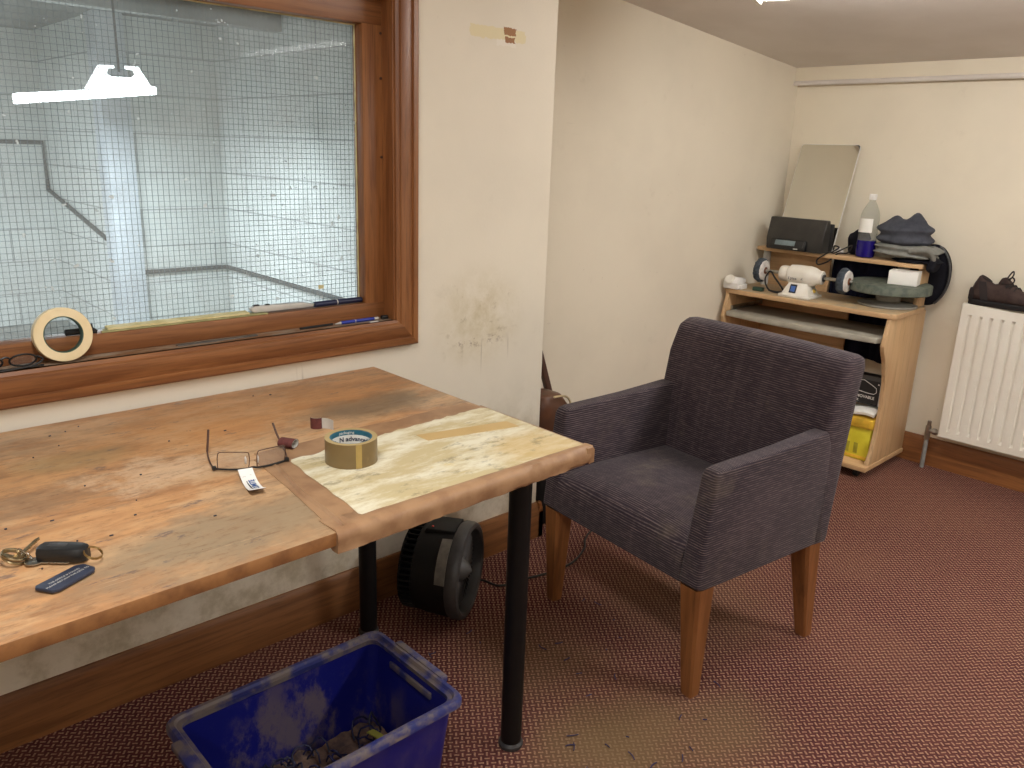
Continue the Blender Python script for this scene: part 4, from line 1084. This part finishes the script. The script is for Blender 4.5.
# local x = heel to toe
st = [(0, .020, .060), (.008, .028, .090), (.022, .034, .120), (.036, .036, .121), (.056, .037, .104), (.082, .036, .092), (.106, .036, .098), (.126, .037, .106), (.145, .038, .100), (.18, .042, .080), (.22, .044, .062), (.255, .038, .052), (.275, .024, .040)]
rings = []
for x_, hw, h in st:
    ring = []
    for i in range(20):
        a = 2*PI*i/20; ca, sa = math.cos(a), math.sin(a)
        yy = hw*math.copysign(abs(ca)**.75, ca); zz = .014+(h-.014)*(.5+.5*math.copysign(abs(sa)**.8, sa))
        yy *= 1-.35*((zz-.014)/(h-.014))**2
        ring.append((x_, yy, zz))
    rings.append(ring)
mb = MB(); mb.loft(rings); up = mb.build('upper', M_SHOE, sh, 50)
rings = []
for x_, hw, h in st:
    lift = .010*max(0, (x_-.17)/.11)**2
    rings.append([(x_, (hw+.003)*a, b_+lift) for a, b_ in ((-.9, 0), (.9, 0), (1, .006), (1, .018), (.9, .022), (-.9, .022), (-1, .018), (-1, .006))])
mb = MB(); mb.loft(rings); mb.build('sole', M_SOLE, sh, 40)
mb = MB(); rings = []
for x_, hw, h in st[:3]:
    rings.append([(x_-.003, (hw+.003)*a, b_) for a, b_ in ((-1, .02), (-1, .055), (-.7, .068), (.7, .068), (1, .055), (1, .02))])
mb.loft(rings); mb.build('heel_cap', M_SHOED, sh, 50)
for sy in (-1, 1):
    mb = MB()
    def pnl(u, v):
        x_ = .030+.030*u; zz = .100-.075*v
        return V((x_+.02*v, sy*(.0375-.006*(1-v)), zz))
    mb.sheet(pnl, 4, 8, .003); mb.build('side_panel', M_SHOED, sh)
mb = MB(); mb.lathe([(.020, 0), (.026, .003), (.024, .007), (.015, .007)], 20, T(.046, 0, .106) @ RY(.5) @ Matrix.Diagonal((1.0, .6, 1, 1)), closed=True); mb.build('collar', M_SHOED, sh)
mb = MB(); mb.prism([(.098, .095), (.112, .125), (.128, .120), (.150, .100)], -.020, .020, 'y', .006); mb.build('tongue', M_SHOE, sh)
mb = MB()
for i, x_ in enumerate((.118, .134, .150, .166)):
    zz = .112-.0085*i; mb.tube([(x_, -.026, zz-.012), (x_+.004, -.012, zz), (x_+.008, .012, zz), (x_+.012, .026, zz-.012)], .0032, 6)
mb.tube(smooth_path([(.120, 0, .108), (.128, .012, .135), (.137, .018, .150), (.142, .010, .135), (.132, 0, .112)], 5), .003, 6)
mb.tube(smooth_path([(.120, 0, .108), (.146, -.012, .128), (.160, -.022, .118), (.150, -.02, .100), (.135, -.03, .085)], 5), .003, 6)
mb.build('laces', M_SHOED, sh)

# ------------------------------------------------------------------ things on the table
TT = TZ
tp_ = thing('parcel_tape_roll', 'roll of buff parcel tape with a teal and white core on the cream pad', 'tape', (.789, 1.282, TZ+.0024), 0)
ro, ri, hh = .050, .0405, .048
mb = MB(); mb.lathe([(ri, 0), (ro, 0), (ro, hh), (ri, hh)], 64, closed=True)
for f in mb.bm.faces:
    if abs(f.normal.z) > .5: f.material_index = 1
mb.build('tape', [M_PARCEL, M_PARCELE], tp_, 30)
mb = MB(); mb.lathe([(ri-.0025, .0005), (ri+.0002, .0005), (ri+.0002, hh-.0005), (ri-.0025, hh-.0005)], 64, closed=True); cr_ = mb.build('core', M_TEAL, tp_, 30)
mb = MB(); mb.lathe([(ri-.0030, .020), (ri-.0024, .020), (ri-.0024, .038), (ri-.0030, .038)], 64, closed=True); mb.build('printed_band', M_WPLAS, cr_, 30)
def wrap_text(txt, size, a0, z, r, mt, parent, bold=.0):
    tm = text_mb(txt, size, .0001, bold)
    bmesh.ops.subdivide_edges(tm.bm, edges=[e for e in tm.bm.edges if e.calc_length() > .006], cuts=2)
    for v in tm.bm.verts:
        x_, y_, d_ = v.co; a = a0-x_/r; rr2 = r-d_-.0003
        v.co = (rr2*math.cos(a), rr2*math.sin(a), z+y_)
    return tm.build('lettering', mt, parent)
wrap_text('N advanced', .013, math.radians(48), .0295, ri-.0031, M_NAVYP, cr_, .0003)
wrap_text('tape', .012, math.radians(125), .0295, ri-.0031, M_NAVYP, cr_)
wrap_text('packaging', .008, math.radians(72), .0432, ri-.0026, M_WPLAS, cr_)
mb = MB(); rings = []
for i in range(6):
    a = math.radians(-112+13*i/5); rings.append([((ro+dr)*math.cos(a), (ro+dr)*math.sin(a), zz) for dr, zz in ((0, .0005), (.0007, .0005), (.0007, hh-.0005), (0, hh-.0005))])
mb.loft(rings); mb.build('free_end', M_PARCELL, tp_)

gl = thing('reading_glasses', 'half-rim reading glasses lying upside down on the bare wooden tabletop', 'glasses', (.622, 1.358, TZ+.001), math.atan2(-.040, .126))
def lens_out(x0):
    P = [(-.026, .005), (-.020, .0025), (.022, .0025), (.027, .008), (.0275, .033), (.021, .041), (-.018, .042), (-.026, .034)]
    return smooth_path([(x0+a, 0, b_) for a, b_ in P] + [(x0-.026, 0, .004)], 4)[:-1]
def tiltY(p): return (p[0], -.004-.35*p[2]+.020*(p[0]/.066)**2, p[2])
fr = MB(); fr.tube([tiltY(p) for p in smooth_path([(-.066, 0, .004), (-.05, 0, .0035), (-.012, 0, .0035), (0, 0, .006), (.012, 0, .0035), (.05, 0, .0035), (.066, 0, .004)], 6)], .0020, 8)
fr.build('brow_bar', M_BLACK, gl)
for sx in (-1, 1):
    lo_ = lens_out(sx*.034)
    mb = MB(); mb.tube([tiltY(p) for p in lo_], .0009, 6, True); rm = mb.build('lens_rim', M_DBOARD, gl)
    mb = MB(); b = bmesh.new(); vs = [b.verts.new(tiltY(p)) for p in lo_]; b.faces.new(vs); bmesh.ops.solidify(b, geom=b.faces[:], thickness=.0012); mb._add(b); mb.build('lens', M_LENS, rm)
    mb = MB(); mb.box((sx*.066, .015, .005), (.008, .010, .007), .002); mb.build('hinge', M_BLACK, gl)
    mb = MB(); mb.tube(smooth_path([(sx*.067, .016, .005), (sx*.070, .05, .005), (sx*.070, .095, .008), (sx*.066, .120, .020), (sx*.062, .140, .038)], 6), [.0015]*13+[.0022]*12, 8); mb.build('temple', M_DBOARD, gl)
    mb = MB(); mb.blob((sx*.011, .004, .017), (.002, .004, .008), 1, 0, (1, 1, 1), 12, 8, 1, None, False); mb.build('nose_pad', M_WPLAS, gl)

# curled abrasive paper pieces
def strip_arc(L, W_, R0, tilt=0):
    def fn(u, v):
        a = (u-.5)*L/R0
        return V(((v-.5)*W_, R0*math.sin(a), R0*(1-math.cos(a))+.0012))
    return fn
lb = thing('sanding_strip', 'curved strip of sandpaper, white printed back up, beside the reading glasses', 'sandpaper', (.588, 1.290, TZ), math.radians(-13), 'sandpaper offcuts on the table')
mb = MB(); mb.sheet(strip_arc(.105, .026, .12), 20, 4, .0006); mb.build('paper_back', M_PAPER, lb, 60)
mb = MB(); mb.sheet(lambda u, v: strip_arc(.1048, .0258, .12)(u, v)-V((0, 0, .0008)), 20, 4, .0006); mb.build('grit_side', M_MAROON, lb, 60)
def arcmap(tm, R0, off=.0013):
    for v in tm.bm.verts:
        x_, y_, d_ = v.co; a = y_/R0
        v.co = (x_, (R0-off-d_)*math.sin(a), R0-(R0-off-d_)*math.cos(a)+.0012)
tm = text_mb('CUMITE', .014, .0001, .0003); tm.bm.transform(RZ(PI/2)); tm.bm.transform(T(.003, -.008, 0)); arcmap(tm, .12); tm.build('lettering', M_BLUEINK, lb)
mb = MB()
for (x0, y0, x1, y1) in ((-.0065, .014, -.0058, -.042), (-.0065, .014, .010, .0133), (-.010, .030, -.004, .0295), (.004, .033, .007, .0325)):
    b = MB(); b.span(x0, x1, y1, y0, 0, .0001); bmesh.ops.subdivide_edges(b.bm, edges=b.bm.edges[:], cuts=5); arcmap(b, .12); me_ = bpy.data.meshes.new('q'); b.bm.to_mesh(me_); mb.bm.from_mesh(me_); bpy.data.meshes.remove(me_); b.bm.free()
mb.build('printed_box', M_INK, lb)
c1 = thing('sandpaper_curl', 'maroon sandpaper piece rolled into a short tube by the glasses arm', 'sandpaper', (.728, 1.420, TZ), math.radians(-58), 'sandpaper offcuts on the table')
def curl(u, v, k=1.0):
    a = 2*PI*1.12*u-2.0; g = 1-.10*u
    return V(((v-.5)*.032, .0145*k*g*math.cos(a), .0108+.0098*k*g*math.sin(a)))
mb = MB(); mb.sheet(lambda u, v: curl(u, v), 40, 3, .0007); mb.build('grit_side', M_MAROON, c1, 60)
mb = MB(); mb.sheet(lambda u, v: curl(u, v, .93), 40, 3, .0006); mb.build('paper_back', M_SILVER, c1, 60)
c2 = thing('sandpaper_curl', 'small standing sandpaper strip, maroon bend and white tail, behind the tape roll', 'sandpaper', (.838, 1.480, TZ), math.radians(-48), 'sandpaper offcuts on the table')
def bend(u, v, k=0):
    a = math.radians(200)+math.radians(150)*u
    return V((-.012+(.013+k)*math.cos(a), .004+(.010+k)*math.sin(a), .001+.024*v))
mb = MB(); mb.sheet(lambda u, v: bend(u, v), 18, 3, .0008); mb.build('grit_side', M_MAROON, c2, 60)
def tail(u, v):
    if u < .4: return bend(1-u/.4*.98, v, -.0012)
    t = (u-.4)/.6; p = bend(1, v, -.0012); return p*(1-t)+V((.026, .006, .001+.024*v-.004*t))*t
mb = MB(); mb.sheet(lambda u, v: bend(u, v, -.0014), 18, 3, .0006)
mb.sheet(lambda u, v: V((-.001+.028*u, .002+.004*math.sin(u*4), .001+.0235*v-.003*u)), 10, 3, .0007); mb.build('paper_back', M_SILVER, c2, 60)

# key bunch
kb = thing('key_bunch', 'bunch of keys with a black car fob and navy leather tag on the table corner', 'keys', (.243, 1.180, TZ+.001), 0)
def kl(x_, y_, z_=0): return (x_-.245, y_-1.19, z_)
fa = math.atan2(-.045, .052)
FMx = T(*kl(.262, 1.212)) @ RZ(fa)
rings = []
for x_, s in ((-.034, .7), (-.031, .92), (-.02, 1), (.01, 1), (.024, .9), (.031, .7), (.034, .45)):
    rings.append([(x_, a*.0165*s, .002+b_*.021*(.75+.25*s)) for a, b_ in ((-1, .15), (-.85, 0), (.85, 0), (1, .15), (1, .7), (.75, .95), (.35, 1), (-.35, 1), (-.75, .95), (-1, .7))])
mb = MB(); mb.loft(rings, True, False, FMx); fob = mb.build('key_fob', M_BLACK, kb, 40)
mb = MB(); mb.box((-.008, 0, .0228), (.026, .011, .0012), .0006, FMx); mb.build('fob_button', M_DGREY, fob)
ta = math.atan2(-.035, -.073)
TMx = T(*kl(.247, 1.146)) @ RZ(ta)
mb = MB(); mb.prism([(-.037, -.010), (-.028, -.017), (.034, -.0175), (.038, -.013), (.034, .013), (.026, .0175), (-.030, .017), (-.037, .011)], .001, .006, 'z', .0012, TMx); tg = mb.build('leather_tag', M_NAVY, kb)
for k_, (tx, yo) in enumerate((('PLEASE RETURN THE KEYS TO', .003), ('THE OFFICE IF FOUND', -.004))):
    tm = text_mb(tx, .0050 if k_ == 0 else .0048, .0001); tm.bm.transform(TMx @ T(.0, yo*1.0, .0062) @ RZ(PI)); tm.build('lettering', M_SILVER, tg)
def ringpts(c, r, nrm, n=24):
    q = V(nrm).to_track_quat('Z', 'Y').to_matrix()
    return [V(c)+q @ V((r*math.cos(2*PI*i/n), r*math.sin(2*PI*i/n), 0)) for i in range(n)]
mb = MB(); mb.tube(ringpts(kl(.292, 1.182, .012), .0125, (.3, -.35, .8)), .0010, 6, True); mb.tube(ringpts(kl(.2925, 1.182, .0135), .0125, (.25, -.3, .8)), .0010, 6, True); mb.build('tag_ring', M_GOLD, kb)
mb = MB(); mb.tube(ringpts(kl(.206, 1.246, .008), .0160, (.35, -.2, .8)), .0020, 6, True); mb.tube(ringpts(kl(.207, 1.246, .012), .0160, (.30, -.1, .8)), .0020, 6, True); mb.build('key_ring', M_BRASS, kb)
mb = MB(); mb.tube(ringpts(kl(.218, 1.238, .012), .012, (.8, .3, .5)), .0014, 6, True); mb.build('key_ring', M_CHROME, kb)
def key(loc, rz, mt, bow=.011, L=.036, tilt=.0):
    KM = T(*loc) @ RZ(rz) @ RY(tilt)
    mb = MB(); n = 16
    out = [(bow*math.cos(2*PI*i/n)*1.05, bow*math.sin(2*PI*i/n)) for i in range(2, n-1)]
    blade = [(bow, -.0035), (bow+L*.2, -.0035)]
    for i in range(5): blade += [(bow+L*(.25+.14*i), -.0015-.001*(i % 2)), (bow+L*(.32+.14*i), -.0035)]
    blade += [(bow+L, 0), (bow+L-.004, .0035), (bow, .0035)]
    mb.prism(out+blade, 0, .0020, 'z', .0003, KM)
    return mb.build('key', mt, kb)
key(kl(.226, 1.226, .002), -.75, M_STEEL, .012, .038)
key(kl(.213, 1.248, .006), .75, M_BRASS, .007, .040, -.12)
key(kl(.204, 1.255, .004), 1.9, M_BRASS, .006, .016)

# crumbs on the tabletop
mb = MB(); rnd = random.Random(8)
for i in range(26):
    x_, y_ = rnd.uniform(.2, 1.15), rnd.uniform(1.2, 1.8)
    if .55 < x_ < .9 and 1.25 < y_ < 1.56: continue
    mb.box((x_, y_, TZ+.0012), (rnd.uniform(.002, .006), rnd.uniform(.001, .003), .002), .0004, None)
tag(mb.build('crumbs', M_INK), 'dark specks and crumbs scattered over the wooden tabletop', 'crumbs', kind='stuff')

# ------------------------------------------------------------------ things on the window ledge
mk = thing('masking_tape_roll', 'roll of cream masking tape standing on the window sill', 'tape', (.460, 1.893, LZ), 0)
mo, mi2, mw = .0575, .0390, .021
KM = T(0, 0, mo) @ RX(PI/2+math.radians(-8)) @ T(0, 0, 0)
mb = MB(); mb.lathe([(mi2, -mw/2), (mo-.001, -mw/2), (mo, -mw/2+.001), (mo, mw/2-.001), (mo-.001, mw/2), (mi2, mw/2)], 64, KM, closed=True); mb.build('tape', M_MASK, mk, 30)
mb = MB(); mb.lathe([(mi2-.002, -mw/2+.0005), (mi2+.0002, -mw/2+.0005), (mi2+.0002, mw/2-.0005), (mi2-.002, mw/2-.0005)], 64, KM, closed=True); mb.build('core', M_GCORE, mk, 30)
mk.location.z = LZ+.0015
dg = thing('folded_glasses', 'black framed glasses folded on the window sill at far left', 'glasses', (.350, 1.880, LZ), 0)
for cx in (-.034, .028):
    mb = MB(); pts = [(cx+.025*math.cos(a), .002-.3*(.014*math.sin(a)), .017+.013*math.sin(a)) for a in [2*PI*i/22 for i in range(22)]]
    mb.tube(pts, .0022, 6, True); rm = mb.build('lens_rim', M_BLACK, dg)
    mb = MB(); b = bmesh.new(); b.faces.new([b.verts.new(p) for p in pts]); bmesh.ops.solidify(b, geom=b.faces[:], thickness=.001); mb._add(b); mb.build('lens', M_LENS, rm)
mb = MB(); mb.tube(smooth_path([(-.012, .0, .024), (-.003, .0, .027), (.004, 0, .024)], 4), .0020, 6); mb.build('bridge', M_BLACK, dg)
mb = MB(); mb.tube(smooth_path([(.054, .002, .022), (.064, .000, .014), (.040, -.012, .006), (-.01, -.018, .004), (-.06, -.020, .004)], 6), .0022, 6); mb.build('temple', M_BLACK, dg)
mb = MB(); mb.tube(smooth_path([(-.058, .002, .022), (-.066, .0, .014), (-.03, -.008, .004), (.03, -.012, .004), (.062, -.014, .005)], 6), .0022, 6); mb.build('temple', M_BLACK, dg)
RZt = GZ0+.0002
mb = MB(); mb.prism([(.545, 1.918), (.556, 1.946), (.93, 1.947), (.945, 1.918)], RZt, RZt+.004, 'z', .0006); tag(mb.build('card_strip', M_GREENP), 'sage green strip of card lying along the window rail under the cream one', 'card')
rings = []
for i in range(25):
    t = i/24; x_ = .560+.335*t; w2 = .014+.003*noise.noise(V((t*9, 2, 0))); zz = RZt+.0048+.0012*abs(noise.noise(V((t*12, 5, 0))))
    rings.append([(x_, 1.928-w2*.7, zz), (x_, 1.930+w2, zz), (x_, 1.930+w2, zz+.006), (x_, 1.928-w2*.7, zz+.0045)])
mb = MB(); mb.loft(rings); tag(mb.build('card_strip', M_CREAMP, None, 60), 'cream folded paper strip lying on the green card along the window rail', 'card')
kn = thing('snap_off_knife', 'silver snap-off utility knife lying on the window rail', 'knife', (.99, 1.932, RZt), math.atan2(-.004, .17))
mb = MB(); mb.prism([(-.086, .006), (-.078, .0005), (.06, .0005), (.088, .002), (.088, .008), (.06, .014), (-.075, .017), (-.086, .013)], -.008, .008, 'y', .002, T(0, 0, .0045)); mb.build('handle', M_SILVER, kn)
mb = MB(); mb.box((-.070, 0, .0225), (.016, .009, .004), .001); mb.build('end_clip', M_BLACK, kn)
mb = MB(); mb.box((-.040, 0, .0215), (.012, .008, .004), .001); mb.build('slider', M_BLACK, kn)
mb = MB(); mb.box((.09, 0, .0095), (.012, .001, .006)); mb.build('blade', M_STEEL, kn)
mk2 = thing('marker_pen', 'dark navy marker pen lying in the right corner of the window rail', 'pen', (1.157, 1.932, RZt), math.atan2(.003, .15))
mb = MB(); mb.cyl((-.074, 0, .0085), (-.004, 0, .0085), .0078, 16); mb.build('cap', M_NAVYP, mk2)
mb = MB(); mb.cyl((-.004, 0, .0085), (.076, 0, .0085), .0074, 16); mb.build('barrel', M_NAVYP, mk2)
mb = MB(); mb.cyl((-.006, 0, .0085), (-.003, 0, .0085), .0082, 16); mb.build('ring', M_SILVER, mk2)
pn = thing('ballpoint_pen', 'blue ballpoint pen on the sill at the right end of the window', 'pen', (1.195, 1.892, LZ), math.atan2(.002, .14))
mb = MB(); mb.cyl((-.055, 0, .0052), (.052, 0, .0052), .0046, 14); mb.build('barrel', M_BLUEP, pn)
mb = MB(); mb.cyl((-.072, 0, .0042), (-.055, 0, .0050), .0014, 12, .0042); mb.build('tip', M_SILVER, pn)
mb = MB(); mb.cyl((.052, 0, .0052), (.066, 0, .0052), .0040, 12); mb.build('push_button', M_SILVER, pn)
mb = MB(); mb.box((-.01, 0, .0050), (.004, .0098, .0098), .002); mb.build('band', M_SILVER, pn)
mb = MB(); mb.box((1.282, 1.893, LZ+.0055), (.022, .012, .011), .003); tag(mb.build('pen_cap', M_BLACK), 'small black pen cap in the right corner of the sill', 'cap')
mb = MB(); mb.box((1.235, 1.875, LZ+.0008), (.026, .008, .001), .0003, None); tag(mb.build('paper_scrap', M_PAPER), 'small white paper scrap in front of the blue pen on the sill', 'paper')
mb = MB(); mb.cyl((1.02, 1.895, LZ+.0035), (1.118, 1.897, LZ+.0035), .0030, 10); tag(mb.build('pencil_stub', M_BLKM), 'thin black pencil left of the blue pen on the sill', 'pencil')
rings = []
for i in range(17):
    t = i/16; x_ = .70+.20*t; w2 = .006+.003*noise.noise(V((t*6, 1, 0)))
    rings.append([(x_, 1.895-w2, LZ+.0002), (x_, 1.895+w2, LZ+.0002), (x_, 1.895+w2*.8, LZ+.003), (x_, 1.895-w2*.8, LZ+.003)])
mb = MB(); mb.loft(rings); tag(mb.build('dusty_strip', M_GRIME), 'flat dusty grey strip lying along the middle of the sill', 'strip')
bc = thing('cable_clip', 'small black clip on the window rail behind the masking tape', 'clip', (.520, 1.930, RZt), 0)
mb = MB(); mb.cyl((-.045, 0, .0075), (.012, 0, .0075), .007, 14); mb.build('body', M_BLKM, bc)
mb = MB(); mb.prism([(.006, .010), (.014, .012), (.020, .006), (.018, .0), (.004, .0)], -.005, .005, 'y', .001); mb.prism([(.004, .012), (.010, .024), (.012, .012)], -.003, .003, 'y', .0005); mb.build('jaw', M_BLACK, bc)

# ------------------------------------------------------------------ holdall parts and floor scraps
mb = MB()
rings = []
def bag_ring(z, hx, hy, cx=0, cy=0): return [(cx+hx*math.copysign(abs(math.cos(q))**.6, math.cos(q)), cy+hy*math.copysign(abs(math.sin(q))**.6, math.sin(q)), z) for q in [2*PI*i/28 for i in range(28)]]
mb.loft([bag_ring(z, hx, hy, cx, .10) for z, hx, hy, cx in ((.0, .085, .075, .02), (.02, .10, .085, .02), (.12, .106, .09, .02), (.26, .10, .088, .015))]); mb.build('lower_body', M_BLKM, bg, 60)
mb = MB(); mb.loft([bag_ring(z, hx, hy, cx, .10) for z, hx, hy, cx in ((.255, .098, .086, .015), (.36, .092, .082, .01), (.44, .078, .072, .0), (.485, .055, .06, -.012), (.492, .03, .04, -.02))]); mb.build('upper_body', M_LEATHER, bg, 60)
mb = MB(); mb.tube(smooth_path([(-.03, .025, .492), (.010, .022, .490), (.040, .024, .478), (.062, .030, .455), (.078, .034, .42)], 5), .004, 8); mb.build('piping', M_PIPING, bg)
mb = MB(); mb.tube(smooth_path([(.10, .010, .20), (.109, .012, .14), (.112, .014, .06)], 5), .004, 8); mb.build('piping', M_PIPING, bg)
mb = MB(); rnd = random.Random(11)
for i in range(34):
    x_, y_ = rnd.uniform(1.15, 1.75), rnd.uniform(.80, 1.55)
    if math.hypot(x_-1.112, y_-1.14) < .05: continue
    a = rnd.uniform(0, 6.3); L = rnd.uniform(.006, .030); c_ = rnd.uniform(-1.2, 1.2); pts = []
    for j in range(6): pts.append((x_, y_, .003)); x_ += math.cos(a)*L/5; y_ += math.sin(a)*L/5; a += c_/5
    mb.tube(pts, .0013, 5)
tag(mb.build('blue_shavings', mat('navy_shavings', (40, 40, 84), .6)), 'tiny blue plastic shavings scattered over the carpet', 'shavings', kind='stuff')
